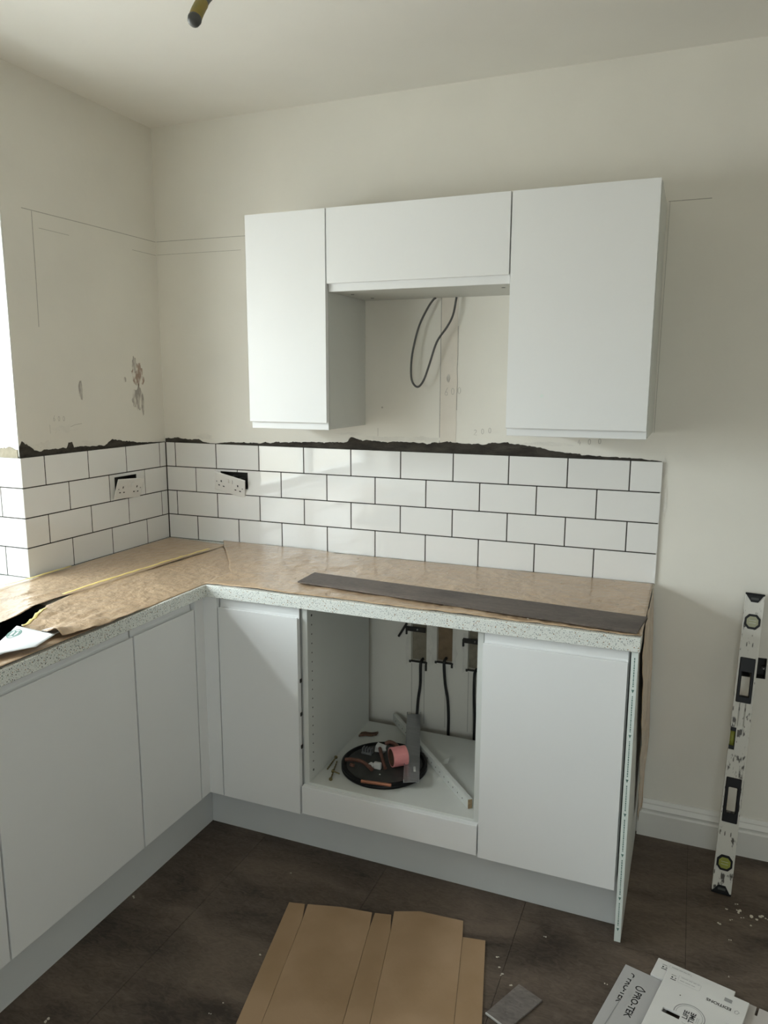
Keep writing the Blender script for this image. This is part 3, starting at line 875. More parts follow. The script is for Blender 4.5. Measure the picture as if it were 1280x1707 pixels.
# yellow tape
def tape(label, line, w, off, n=60, fn=None):
    def ft(s, q):
        p = lerp_poly(line, s); p2 = lerp_poly(line, min(1, s+0.01)); p1 = lerp_poly(line, max(0, s-0.01))
        d = (p2-p1).normalized(); nn = Vector((-d.y, d.x))
        p = p + nn*(q-0.5)*w
        return Vector((p.x, p.y, fn(p, s)+off))
    v, f = sheet(ft, n, 3, 0.0004)
    return tag(emit('masking_tape', v, f, 'tape_yellow', smooth=True), label, 'tape')
tape('yellow masking tape seam between two paper sheets on the window worktop', [(0.330, -0.18), (0.316, -0.309), (0.303, -0.65), (0.300, -0.90)], 0.013, 0.0014, 60,
     lambda p, s: WT+0.0098 + max(0, wr(p.x, p.y, 41)) + 0.003*s*s)
tape('yellow masking tape along the edge of the paper by the window reveal', [(0.036, -0.60), (0.038, -0.718), (0.052, -0.915), (0.05, -1.2), (0.05, -1.6)], 0.011, 0.002, 60,
     lambda p, s: WT+0.0075 + max(0, wr(p.x, p.y, 20, 1+2.2*max(0, min(1, (-p.y-0.75)/0.4)))) + (0.0 if p.y > -0.8 else min(1, (-p.y-0.8)/0.25)*0.012))
def fT(s, q):
    return fB(0.80+0.20*s, 0.055*q) + Vector((0, 0, 0.0012))
v, f = sheet(fT, 24, 3, 0.0004)
tag(emit('masking_tape', v, f, 'tape_yellow', smooth=True), 'yellow masking tape on the lifted paper corner beside the sink', 'tape')
# leaflet
A_, B_, C_, D_ = U(28, 1043, 2, WT+0.030), U(92, 1060, 2, WT+0.034), U(60, 1078, 2, WT+0.022), U(-28, 1095, 2, WT+0.020)
def fL(s, q):
    p = A_.lerp(B_, q).lerp(D_.lerp(C_, q), s)
    p.z += 0.004*math.sin(q*3.1)*math.sin(s*3.1) + 0.004*q*(1-s)
    return p
lf = thing('leaflet', 'white leaflet lying on the paper beside the sink', 'leaflet', (0.47, -1.26, WT))
v, f = sheet(fL, 14, 12, 0.0006)
emit('sheet', v, f, 'leaflet_white', lf, smooth=True)
def onleaf(s, q, h=0.0012): return fL(s, q) + Vector((0, 0, h))
ring = []
for (sc, qc, rs, rq) in ((0.28, 0.10, 0.10, 0.05), (0.28, 0.20, 0.10, 0.05), (0.28, 0.15, 0.16, 0.14)):
    pts = [onleaf(sc+rs*math.sin(a*0.3927), qc+rq*math.cos(a*0.3927)) for a in range(17)]
    ring.append(ribbon(pts, 0.0036, (0, 0, 1)))
emit('leaflet_emblem', sum([list(r[0]) for r in ring], []), [tuple(i+k*34 for i in q) for k, r in enumerate(ring) for q in r[1]], 'print_green', lf)

# dark vinyl plank offcut on the back worktop
zt = WT+0.0135
pa, pb, pc, pd = [U(*p, 2, zt) for p in ((524, 954), (496, 969), (1062, 1054), (1079, 1028))]
def plank(name, q, th, m):
    c = [Vector(x) for x in q]
    V = c + [x - Vector((0, 0, th)) for x in c]
    return emit(name, V, [(0, 1, 2, 3), (7, 6, 5, 4), (0, 4, 5, 1), (1, 5, 6, 2), (2, 6, 7, 3), (3, 7, 4, 0)], m, bevel=0.0006)
tag(plank('vinyl_plank', (pa, pb, pc, pd), 0.005, 'plank_vinyl'), 'long dark vinyl floor plank lying on the papered back worktop', 'plank')

# ================================================================== sockets hanging off the wall
def frame_from(o, ex, ez):
    ex = ex.normalized(); ny = ez.cross(ex).normalized(); ez = ex.cross(ny)
    m = Matrix((ex, ny, ez)).transposed().to_4x4(); m.translation = o
    return m
def double_socket(label, TL, TR, BL, hole, axis):
    t = thing('double_socket', label, 'socket')
    w = (TR-TL).length; h = (TL-BL).length
    # local frame: x right, z up, face towards -y, origin at the lower left of the plate
    box('face_plate', 0, w, -0.006, 0.0, 0, h, 'socket_white', t, bevel=0.0025, seg=2)
    box('rear_moulding', w*0.2, w*0.8, 0.0, 0.012, h*0.4, h*0.85, 'socket_white', t, bevel=0.002)
    sx_, sz_ = w/0.146, h/0.086
    for cx in (0.034, 0.112):
        s = 1 if cx < 0.07 else 1
        for (dx, dz, ww, hh) in ((0, 0.010, 0.005, 0.009), (-0.011, -0.012, 0.0075, 0.0048), (0.011, -0.012, 0.0075, 0.0048)):
            px, pz = (cx+dx)*sx_, (0.040+dz)*sz_
            box('pin_hole', px-ww*sx_/2, px+ww*sx_/2, -0.0065, -0.0058, pz-hh*sz_/2, pz+hh*sz_/2, 'print_black', t)
    for cx in (0.064, 0.082):
        box('switch', (cx-0.006)*sx_, (cx+0.006)*sx_, -0.009, -0.006, 0.052*sz_, 0.072*sz_, 'socket_white', t, bevel=0.0012)
    for cx in (0.012, 0.134):
        v, f = lathe([(0, 0), (0.003, 0), (0.003, 0.0005), (0, 0.0005)], (cx*sx_, -0.006, 0.043*sz_), 10, Vector((0, -1, 0)))
        emit('screw_head', v, f, 'print_grey', t)
    t.matrix_world = frame_from(BL, TR-TL, TL-BL)
    return t
double_socket('white double socket hanging loose from its box on the back wall tiles', U(357.5, 784.5, 1, -0.044), U(409, 800.5, 1, -0.033), U(359, 814, 1, -0.0125), SOCK_B, 1)
double_socket('white double socket hanging loose from its box on the window wall tiles', U(196, 798.7, 0, 0.036), U(239, 795.6, 0, 0.035), U(188.4, 832, 0, 0.0125), SOCK_L, 0)
def back_box(label, r, axis, depth, proud):
    """open metal box sunk in the wall"""
    t = thing('back_box', label, 'back box', (((r[0]+r[1])/2, 0, r[2]) if axis == 1 else (0, (r[0]+r[1])/2, r[2])))
    g = 0.0006; k = 0.0016
    a = (r[0]+g, r[1]-g, r[2]+g, r[3]-g)
    s = 1 if axis == 1 else -1
    d0, d1 = sorted((s*(-proud), s*depth))
    vv, ff = cells({a[0], a[0]+k, a[1]-k, a[1]}, {a[2], a[2]+k, a[3]-k, a[3]}, lambda u, w: not inr(u, w, (a[0]+k, a[1]-k, a[2]+k, a[3]-k)), axis, d0, d1)
    emit('box_sides', vv, ff, 'metal_dark', t)
    e0, e1 = sorted((s*depth, s*(depth-0.0015)))
    if axis == 1: box('box_back', a[0]+k, a[1]-k, e0, e1, a[2]+k, a[3]-k, 'metal_dark', t)
    else: box('box_back', e0, e1, a[0]+k, a[1]-k, a[2]+k, a[3]-k, 'metal_dark', t)
    return t
t = back_box('dark metal socket box sunk in the back wall tiles', SOCK_B, 1, 0.035, 0.006)
v, f = tube(catmull([(0.335, 0.033, 1.185), (0.335, 0.0, 1.188), (0.33, -0.02, 1.175)]), 0.003, 8)
emit('wire', v, f, 'plastic_grey', t)
v, f = tube(catmull([(0.372, 0.033, 1.175), (0.370, 0.0, 1.18), (0.355, -0.026, 1.165)]), 0.003, 8)
emit('wire', v, f, 'plastic_grey', t)
back_box('dark metal socket box sunk in the window wall tiles', SOCK_L, 0, 0.035, 0.006)

# single box behind the level
t = back_box('dark metal socket box in the wall behind the spirit level', BOX_R, 1, 0.035, 0.001)
v, f = tube(catmull([(2.27, 0.030, 0.69), (2.285, -0.002, 0.668), (2.300, -0.008, 0.655), (2.296, 0.0, 0.640), (2.28, 0.03, 0.634)]), 0.003, 8)
emit('wire', v, f, 'plastic_white', t)
box('lug', 2.318, 2.331, -0.002, 0.000, 0.656, 0.668, 'metal_dark', t)
v, f = lathe([(0, 0), (0.0032, 0), (0.0025, 0.002), (0, 0.002)], (2.3245, -0.002, 0.662), 12, Vector((0, -1, 0)))
emit('screw', v, f, 'tag_metal', t)

# three chased boxes behind the oven housing, with their cables
for i, (r, m) in enumerate(zip(REC, ('plaster_tan', 'plaster_brown', 'plaster_tan'))):
    lab = ('chased wall box behind the oven housing with a dark bracket above it, beside a grey corner',
           'open brown plaster chase in the middle of three behind the oven housing',
           'chased wall box behind the oven housing beside its free side panel')[i]
    t = thing('wall_chase', ('tan plaster chase with a slanting black bracket, seen inside the oven housing',
                             'brown plaster chase between two tan ones, seen inside the oven housing',
                             'tan plaster chase half hidden by a cabinet side, seen inside the oven housing')[i], 'chase', ((r[0]+r[1])/2, 0, r[2]))
    box('chase_back', r[0]+0.0005, r[1]-0.0005, 0.018, 0.03, r[2]+0.0005, r[3]-0.0005, m, t)
    sh = [ (boxv(r[0]-0.004, r[1]+0.004, -0.004, 0.002, r[2]-0.005, r[2]+0.001), BOXF), (boxv(r[1]-0.004, r[1]+0.003, -0.005, 0.0, r[2]-(0.034 if i == 0 else 0.018), r[2]-0.003), BOXF), (boxv(r[0]-0.006, r[0]+0.001, -0.005, 0.0, r[2]-0.008, r[2]+0.001), BOXF)]
    multi('box_lip', sh, 'metal_dark', t)
    if i != 1:
        zc = 0.630 if i == 0 else 0.612
        sh = [(boxv(r[0]-0.018, r[1]-0.004, -0.006, -0.001, zc, zc+0.018), BOXF), (boxv(r[0]-0.020, r[0]-0.014, -0.008, -0.001, zc-0.014, zc+0.014), BOXF)]
        br = multi('bracket', sh, 'metal_dark', t)
        v, f = lathe([(0, 0), (0.0045, 0), (0.003, 0.0025), (0, 0.0025)], ((r[0]+r[1])/2-0.004, -0.006, zc+0.009), 12, Vector((0, -1, 0)))
        emit('screw', v, f, 'tag_metal', br)
    if i == 0:
        v, f = tube([(1.066, -0.012, 0.605), (1.098, -0.008, 0.66)], 0.0045, 8)
        emit('arm', v, f, 'metal_dark', t)
    rg = [(r[0]-0.020+0.010*noise.noise((k*0.9, i, 1)), r[2]-0.02+k*0.02) for k in range(9)] + [(r[1]+0.016+0.012*noise.noise((k*0.9, i, 6)), r[2]-0.02+k*0.02) for k in range(8, -1, -1)]
    L0 = [(r[0]-0.0002, r[2]-0.006+k*0.02) for k in range(9)]
    n9 = 9
    Vv = [(a, -0.0008, b) for a, b in rg[:9]] + [(r[0], -0.0008, max(r[2], b)) for a, b in rg[:9]] + [(r[1], -0.0008, max(r[2], b)) for a, b in reversed(rg[9:])] + [(a, -0.0008, b) for a, b in reversed(rg[9:])]
    Ff = []
    for k in range(8):
        Ff += [(k, k+1, 9+k+1, 9+k), (18+k, 18+k+1, 27+k+1, 27+k)]
    emit('rough_plaster', Vv, Ff, 'plaster_grey', t)
for i, pts in enumerate((((701, 1107), (700.5, 1140), (697, 1165), (695, 1190), (693, 1215)), ((740, 1106), (742, 1140), (746, 1165), (747.5, 1195), (747, 1222), (747, 1240)), ((791, 1125), (790, 1160), (791, 1195), (790, 1232), (790, 1250)))):
    P3 = [U(a, b, 1, -0.012) for a, b in pts]
    P3 = [Vector((P3[0].x, 0.016, P3[0].z+0.012))] + P3 + [Vector((P3[-1].x, -0.014, 0.02))]
    v, f = tube(catmull(P3, 6), 0.0055, 10)
    tag(emit('cable', v, f, 'cable_black', smooth=True), ('black cable dropping from the chase with the slanting bracket', 'black cable dropping from the brown middle chase', 'black cable dropping from the chase beside the cabinet side')[i], 'cable')
for i, xx in enumerate((1.117, 1.168, 1.253, 1.343, 1.362)):
    strokes('pencil_line', [wb([(xx, 0.50), (xx+0.001, 0.26)])], 0.002, wall_back, (0, -1, 0))

# cooker hood cable looped under the bridging cabinet
pts = [(722, 497), (712, 515), (698, 545), (688, 585), (685, 615), (687, 636), (696, 645), (706, 634), (716, 606), (728, 570), (745, 545), (755, 525), (760, 500)]
P3 = [U(a, b, 1, -0.022 - 0.02*math.sin(math.pi*i/12)) for i, (a, b) in enumerate(pts)]
P3 = [P3[0] + Vector((0.01, 0.0, 0.02))] + P3 + [P3[-1] + Vector((0.002, 0.0, 0.02))]
P3[0].z = min(P3[0].z, 1.8585); P3[-1].z = min(P3[-1].z, 1.8585); P3[1].z = min(P3[1].z, 1.852); P3[-2].z = min(P3[-2].z, 1.852)
v, f = tube(catmull(P3, 6), 0.0037, 10)
tag(emit('hood_cable', v, f, 'cable_grey', smooth=True), 'dark grey cable looping down below the bridging wall cabinet', 'cable')

# light cable hanging from the ceiling, its end taped
def at(u, v, d): return CAM + ray(u, v)*d
tip = [at(324, 33, 0.95), at(329, 20, 0.955), at(334, 10, 0.962), at(342, -3, 0.975), at(356, -22, 1.0), at(372, -70, 1.05)]
top = Vector((tip[-1].x+0.03, tip[-1].y+0.02, H))
t = thing('ceiling_cable', 'cut grey light cable hanging from the ceiling with a yellow end', 'cable', (top.x, top.y, tip[0].z))
path = catmull(tip[2:] + [tip[-1].lerp(top, 0.5) + Vector((0.02, 0, 0)), top - Vector((0, 0, 0.03)), top], 8)
v, f = tube(path, 0.0075, 14); emit('outer_sheath', v, f, 'cable_grey', t, smooth=True)
d = (tip[1]-tip[0]).normalized()
v, f = tube(catmull([tip[0], tip[1], tip[2], tip[3].lerp(tip[2], 0.7)], 6), 0.0083, 14); emit('earth_sleeve', v, f, 'cable_earth', t, smooth=True)
v, f = tube([tip[0]-d*0.006, tip[0]-d*0.0045, tip[0], tip[0]+d*0.003], [0.0035, 0.0075, 0.0088, 0.0088], 14); emit('end_cap', v, f, 'cable_grey', t, smooth=True)
v, f = lathe([(0, 0), (0.040, 0), (0.036, -0.018), (0, -0.018)], (top.x, top.y, H-0.0003), 28); emit('ceiling_rose', v, f, 'socket_white', t)

# ================================================================== things in the oven housing
FZ = 0.268
LC = Vector((1.160, -0.385, FZ))
t = thing('tub_lid', 'black round tub lid holding pipe scraps in the oven housing', 'lid', LC)
v, f = lathe([(0.0, 0.004), (0.0, 0.0), (0.143, 0.0), (0.147, 0.004), (0.147, 0.010), (0.143, 0.012), (0.147, 0.014), (0.147, 0.020), (0.143, 0.022), (0.139, 0.022), (0.136, 0.0205), (0.134, 0.0165), (0.130, 0.016), (0.0, 0.016)], LC + Vector((0, 0, 0.0002)), 64)
emit('rim', v, f, 'black_plastic', t, smooth=True)
v, f = lathe([(0, 0.0162), (0.1295, 0.0162), (0.1295, 0.0166), (0, 0.0166)], LC, 64)
emit('dusty_top', v, f, 'lid_dark', t)
LZ = FZ+0.0168
# pink tape roll, lying on its side
ax = Vector((0.75, 0.66, 0.0)).normalized()
c = U(660, 1281, 2, LZ); c = Vector((c.x, c.y+0.022, LZ+0.0335))
t = thing('tape_roll', 'roll of pink tape lying on its side on the tub lid', 'tape', (c.x, c.y, LZ))
v, f = lathe([(0.029, -0.026), (0.033, -0.026), (0.033, 0.026), (0.029, 0.026), (0.029, -0.026)], c, 32, ax); emit('tape', v, f, 'tape_pink', t, smooth=False)
v, f = lathe([(0.0265, -0.0265), (0.0288, -0.0265), (0.0288, 0.0265), (0.0265, 0.0265), (0.0265, -0.0265)], c, 32, ax); emit('core', v, f, 'core_brown', t)
# copper scraps
def pipe(name, label, pts, r, m, cat='pipe'):
    v, f = tube(catmull(pts, 6) if len(pts) > 2 else pts, r, 12)
    return tag(emit(name, v, f, m, smooth=False), label, cat)
r = 0.0055
a, b = U(602, 1302, 2, LZ+r), U(652, 1309, 2, LZ+r)
pipe('copper_pipe', 'short straight copper pipe offcut at the front of the tub lid', [a, b], r, 'copper')
pts = [U(x, y, 2, LZ+0.008+z) for x, y, z in ((576, 1266, 0), (588, 1266, 0.006), (602, 1269, 0.008), (613, 1276, 0.002), (620, 1283, 0))]
pipe('copper_pipe', 'bent dull copper pipe beside the white clip on the tub lid', pts, 0.0065, 'copper_dull')
pts = [U(x, y, 2, LZ+0.012+z) for x, y, z in ((642, 1240, 0.02), (650, 1237, 0.026), (660, 1242, 0.02), (668, 1252, 0.008))]
pipe('copper_pipe', 'dull copper elbow lying behind the pink tape roll', pts, 0.007, 'copper_dull')
pts = [U(x, y, 2, LZ+0.0075) for x, y in ((633, 1258), (637, 1270), (642, 1281))]
pipe('copper_pipe', 'brown pipe stub leaning at the open end of the tape roll', [p + Vector((0, 0, 0.012*(2-i))) for i, p in enumerate(pts)], 0.006, 'copper_dull')
v, f = lathe([(0.004, -0.004), (0.009, -0.004), (0.009, 0.004), (0.004, 0.004), (0.004, -0.004)], U(587, 1275, 2, LZ+0.006), 12, Vector((0.2, 0.3, 1)))
tag(emit('pipe_nut', v, f, 'copper_dull'), 'small brown pipe nut near the rim of the tub lid', 'nut')
# white clip
c = U(625, 1276, 2, LZ+0.010)
t = thing('pipe_clip', 'white plastic pipe clip on the tub lid beside the tape roll', 'clip', (c.x, c.y, LZ))
box('block', c.x-0.004, c.x+0.022, c.y-0.006, c.y+0.008, LZ, LZ+0.022, 'plastic_white', t, bevel=0.002)
v, f = lathe([(0.006, -0.005), (0.010, -0.005), (0.010, 0.005), (0.006, 0.005), (0.006, -0.005)], (c.x-0.012, c.y-0.006, LZ+0.0105), 14, Vector((0.2, 1, 0)))
emit('loop', v, f, 'plastic_white', t)
# crumpled pieces
def crumple(name, label, c, rx, ry, rz, m, seed, cat):
    bm = bmesh.new(); bmesh.ops.create_icosphere(bm, subdivisions=2, radius=1)
    for vv in bm.verts:
        k = 1+0.55*noise.noise((vv.co.x*2.2+seed, vv.co.y*2.2, vv.co.z*2.2))
        vv.co = Vector((vv.co.x*rx*k, vv.co.y*ry*k, vv.co.z*rz*k))
    mz = min(vv.co.z for vv in bm.verts)
    V = [vv.co + Vector((c.x, c.y, c.z-mz)) for vv in bm.verts]; bm.verts.index_update()
    Fc = [tuple(x.index for x in q.verts) for q in bm.faces]; bm.free()
    return tag(emit(name, V, Fc, m), label, cat)
c = U(636, 1256, 2, LZ)
crumple('plaster_lump', 'pale crumpled scrap behind the white clip on the tub lid', Vector((c.x-0.004, c.y, LZ)), 0.022, 0.016, 0.017, 'plastic_white', 2, 'scrap')
c = U(612, 1256, 2, LZ)
t = thing('pipe_bracket', 'dark grey finned plastic bracket at the back of the tub lid', 'bracket', (c.x, c.y, LZ))
box('base', c.x-0.018, c.x+0.020, c.y-0.010, c.y+0.012, LZ, LZ+0.008, 'plastic_grey', t, bevel=0.001)
for k in range(4):
    box('fin', c.x-0.016+k*0.010, c.x-0.012+k*0.010, c.y-0.008, c.y+0.010, LZ+0.008, LZ+0.022, 'plastic_grey', t)
v, f = lathe([(0, 0), (0.003, 0), (0.0, 0.003)], U(633, 1291, 2, LZ), 8); tag(emit('plaster_crumb', v, f, 'plastic_white'), 'tiny white crumb in the middle of the tub lid', 'crumb')
# batten: back end on the housing floor behind the lid, front end beside the free side panel
p0, p1 = Vector((1.060, -0.045, FZ)), Vector((1.496, -0.522, FZ))
d = (p1-p0).normalized(); s = Vector((-d.y, d.x, 0))
if s.x < 0: s = -s
def obox(o, d, s, l, w, h):
    u = Vector((0, 0, 1)); q = [o, o+d*l, o+d*l+s*w, o+s*w]
    return [*q, *[x+u*h for x in q]], [(0, 1, 2, 3), (7, 6, 5, 4), (0, 4, 5, 1), (1, 5, 6, 2), (2, 6, 7, 3), (3, 7, 4, 0)]
ln = (p1-p0).length
t = thing('drilled_batten', 'white drilled batten lying across the oven housing floor', 'batten', (1.285, -0.28, FZ))
v, f = obox(p0 - s*0.002 + Vector((0, 0, 0.0003)), d, s, ln, 0.016, 0.032); emit('bar', v, f, 'carcass_white', t, bevel=0.0008)
v, f = obox(p1 - s*0.001 + Vector((0, 0, 0.001)), d, s, 0.0006, 0.014, 0.030); emit('raw_end', v, f, 'chip_core', t)
hs = []
for k in range(18):
    c = p0 + d*(0.03+k*0.034) - s*0.002 + Vector((0, 0, 0.016))
    hs.append(lathe([(0, 0), (0.0024, 0), (0.0024, 0.0004), (0, 0.0004)], c, 8, -s))
multi('drill_holes', hs, 'print_black', t, props={'kind': 'stuff'})
# grey metal channel lying over lid and batten
zb = FZ+0.0345
a0, a1 = U(672, 1304, 2, FZ+0.026), U(699, 1303, 2, FZ+0.026)
b0, b1 = U(678.5, 1190.5, 2, FZ+0.040), U(701, 1190.5, 2, FZ+0.040)
b0.z = b1.z = FZ+0.040; a0.z = a1.z = FZ+0.026
t = thing('metal_channel', 'grey metal channel offcut resting on the tub lid and batten', 'channel', ((a0.x+b0.x)/2, (a0.y+b0.y)/2, a0.z))
n_ = (a1-a0).cross(b0-a0).normalized()
if n_.z < 0: n_ = -n_
q = [a0, a1, b1, b0]
emit('web', q + [p - n_*0.0015 for p in q], [(0, 1, 2, 3), (7, 6, 5, 4), (0, 4, 5, 1), (1, 5, 6, 2), (2, 6, 7, 3), (3, 7, 4, 0)], 'metal_grey', t)
for (e0, e1, o) in ((a0, b0, 1), (a1, b1, -1)):
    wv = (a1-a0).normalized()*0.0022*o
    q = [e0, e0+wv, e1+wv, e1]
    emit('flange', q + [p + n_*0.009 for p in q], [(3, 2, 1, 0), (4, 5, 6, 7), (0, 4, 5, 1), (1, 5, 6, 2), (2, 6, 7, 3), (3, 7, 4, 0)], 'metal_grey', t)
cc = a0.lerp(b0, 0.16).lerp(a1.lerp(b1, 0.16), 0.68)
dl = (b0-a0).normalized(); dw = (a1-a0).normalized()
q = [cc+dl*0.016-dw*0.004, cc+dl*0.016+dw*0.0035, cc-dl*0.016+dw*0.0035, cc-dl*0.016-dw*0.004]
emit('slot', [p + n_*0.0006 for p in q] + [p + n_*0.0001 for p in q], [(0, 1, 2, 3), (7, 6, 5, 4), (0, 4, 5, 1), (1, 5, 6, 2), (2, 6, 7, 3), (3, 7, 4, 0)], 'plastic_white', t)
# screws by the housing side
def screw(label, a, b, r=0.0030):
    a = Vector(a); b = Vector(b); d = (b-a).normalized()
    t = thing('screw', label, 'screw', a, 'loose screws in the oven housing')
    path = [a+d*0.003+ (b-a-d*0.003)*(k/14) for k in range(15)]
    rs = [r*(1.0 if k % 2 else 0.72) for k in range(14)] + [0.0004]
    v, f = tube(path, rs, 8); emit('shank', v, f, 'screw_steel', t)
    v, f = tube([a, a+d*0.0012, a+d*0.004], [r*2.1, r*2.1, r], 10); emit('head', v, f, 'screw_steel', t)
sc_l = 'brass coloured screw lying on the oven housing floor beside the tub lid'
zr = FZ+0.0065
screw('brass coloured screw pointing to the front of the oven housing floor', U(551, 1299, 2, zr), U(562, 1268, 2, zr))
screw('brass coloured screw lying against the rim of the tub lid', U(560, 1262, 2, zr), U(545, 1283, 2, zr))
screw('brass coloured screw crossing another beside the tub lid', U(554, 1285, 2, zr+0.0045), U(566, 1290, 2, zr+0.004), 0.0030)
v, f = tube([U(534, 1282, 2, FZ+0.004), U(537, 1277, 2, FZ+0.004), U(550, 1264, 2, FZ+0.004), U(553, 1261, 2, FZ+0.004)], [0.001, 0.0036, 0.0036, 0.002], 10)
tag(emit('wall_plug', v, f, 'core_brown'), 'brown plastic wall plug against the side of the oven housing', 'wall plug')
# dark clip offcut at the back
q0 = U(600, 1224, 2, FZ+0.006); q1 = U(629, 1223, 2, FZ+0.006)
q0.x = max(q0.x, 0.985)
pts = [q0.lerp(q1, k/8) + Vector((0, 0, 0.0015*math.sin(k*0.9))) for k in range(9)]
V = []; Fc = []
for k, p in enumerate(pts):
    h = 0.013 if k < 3 else 0.010
    V += [p+Vector((0, -h, -0.004)), p+Vector((0, h, -0.004)), p+Vector((0, h, 0.004)), p+Vector((0, -h, 0.004))]
for k in range(8):
    for j in range(4): Fc.append((4*k+j, 4*k+(j+1) % 4, 4*k+4+(j+1) % 4, 4*k+4+j))
Fc += [(0, 1, 2, 3), (32, 33, 34, 35)]
mz = min(p[2] for p in V)
V = [Vector((p[0], p[1], p[2]-mz+FZ+0.0003)) for p in V]
tag(emit('pipe_strap', V, Fc, 'core_brown', bevel=0.0008), 'brown bent pipe strap at the back of the oven housing floor', 'strap')
# curled sliver of plastic
def fS(s, q):
    a = U(729, 1275, 2, FZ+0.004); b = U(747, 1271, 2, FZ+0.004)
    p = a.lerp(b, s) + Vector((0.0, 0.030*q, 0))
    p.z = FZ+0.0012+0.014*math.sin(q*2.2)*s
    return p
v, f = sheet(fS, 10, 8, 0.0008)
tag(emit('edging_offcut', v, f, 'carcass_white', smooth=True), 'curled sliver of white edging behind the drilled batten', 'offcut')

# ================================================================== spirit level against the wall
Fp, Tp = Vector((2.2395, -0.2535, 0.0005)), Vector((2.279, -0.034, 0.916))
zx = (Tp-Fp); LEN = zx.length; zx.normalize()
ny = Vector((0.05, 1.0, 0)); ny = (ny - zx*ny.dot(zx)).normalized(); xx_ = ny.cross(zx)
lv = thing('spirit_level', 'worn white spirit level with black hand holes leaning on the wall', 'spirit level')
LW, LT = 0.056, 0.024
hx = LW/2
s_ = lambda k: k*LEN
h1 = (-0.0125, 0.0125, s_(0.655), s_(0.735)); h2 = (-0.0125, 0.0125, s_(0.268), s_(0.352))
nt_ = (-hx-1, -hx+0.020, s_(0.474), s_(0.548))
v, f = cells({-hx, hx, h1[0], h1[1], nt_[1]}, {0.006, LEN-0.006, h1[2], h1[3], h2[2], h2[3], nt_[2], nt_[3]},
             lambda a, b: not (inr(a, b, h1) or inr(a, b, h2) or inr(a, b, nt_)), 1, 0.0, LT)
emit('body', v, f, 'level_white', lv, bevel=0.0012)
for xr in (-0.0255, 0.0255, -0.0085, 0.0085):
    segs = [(0.05, 0.075), (0.14, 0.24), (0.385, 0.47 if xr < -0.02 else 0.63), (0.555, 0.63), (0.77, 0.87), (0.945, 0.965)] if abs(xr) < 0.02 else [(0.01, 0.47), (0.552, 0.99)] if xr < 0 else [(0.01, 0.99)]
    for a, b in segs:
        box('rib', xr-0.0016, xr+0.0016, -0.0009, 0.0, s_(a), s_(b), 'level_white', lv)
for h in (h1, h2):
    o = (h[0]-0.0095, h[1]+0.0095, h[2]-0.030, h[3]+0.030)
    if h is h1: o = (h[0]-0.0095, h[1]+0.0095, h[2]-0.020, h[3]+0.046)
    v, f = cells({o[0], o[1], h[0], h[1]}, {o[2], o[3], h[2], h[3]}, lambda a, b: not inr(a, b, h), 1, -0.003, LT+0.002)
    emit('hand_hole_grip', v, f, 'black_plastic', lv, bevel=0.002)
def octa(cx, cz, rx, rz):
    return [(cx+rx*a, cz+rz*b) for a, b in ((-1, -.45), (-.5, -1), (.5, -1), (1, -.45), (1, .45), (.5, 1), (-.5, 1), (-1, .45))]
for k, m in ((0.905, 'vial_pale'), (0.104, 'vial_green')):
    v, f = prism(octa(0, s_(k), 0.0225, 0.0235), 1, -0.004, -0.0001); hb = emit('vial_housing', v, f, 'black_plastic', lv, bevel=0.001)
    v, f = prism(octa(0, s_(k), 0.0165, 0.0165), 1, -0.0046, -0.0041); vb = emit('vial', v, f, m, lv)
    for dz in (-0.004, 0.004):
        box('vial_line', -0.010, 0.010, -0.0050, -0.0046, s_(k)+dz-0.0004, s_(k)+dz+0.0004, 'plastic_white', vb)
# middle vial in its notch
box('vial_housing', -hx+0.0165, -hx+0.0198, 0.001, LT-0.001, nt_[2]+0.0005, nt_[3]-0.0005, 'black_plastic', lv)
box('vial_housing', -hx+0.002, -hx+0.0165, 0.001, LT-0.001, nt_[2]+0.0005, nt_[2]+0.012, 'black_plastic', lv)
box('vial_housing', -hx+0.002, -hx+0.0165, 0.001, LT-0.001, nt_[3]-0.012, nt_[3]-0.0005, 'black_plastic', lv)
v, f = tube([(-hx+0.0095, LT/2, nt_[2]+0.012), (-hx+0.0095, LT/2, (nt_[2]+nt_[3])/2), (-hx+0.0095, LT/2, nt_[3]-0.012)], 0.007, 16)
emit('vial', v, f, 'vial_green', lv, smooth=True)
for z0, z1, sg in ((0.0, 0.006, 1), (LEN-0.006, LEN, -1)):
    box('end_cap', -hx, hx, -0.0005, LT+0.0005, z0, z1, 'black_plastic', lv, bevel=0.0015)
    zb, ze = (0.006, 0.028) if sg > 0 else (LEN-0.006, LEN-0.028)
    v, f = prism([(-hx+0.002, zb), (hx-0.004, zb), (hx-0.018, ze), (-hx+0.018, ze)], 1, -0.0022, -0.0001)
    e_ = emit('end_cap_lip', v, f, 'black_plastic', lv)
    box('slot_mark', -0.011, 0.011, -0.0028, -0.0022, (zb+ze)/2-0.0035, (zb+ze)/2+0.0035, 'lid_dark', e_)
lm = Matrix((xx_, ny, zx)).transposed().to_4x4(); lm.translation = Fp
lv.matrix_world = lm

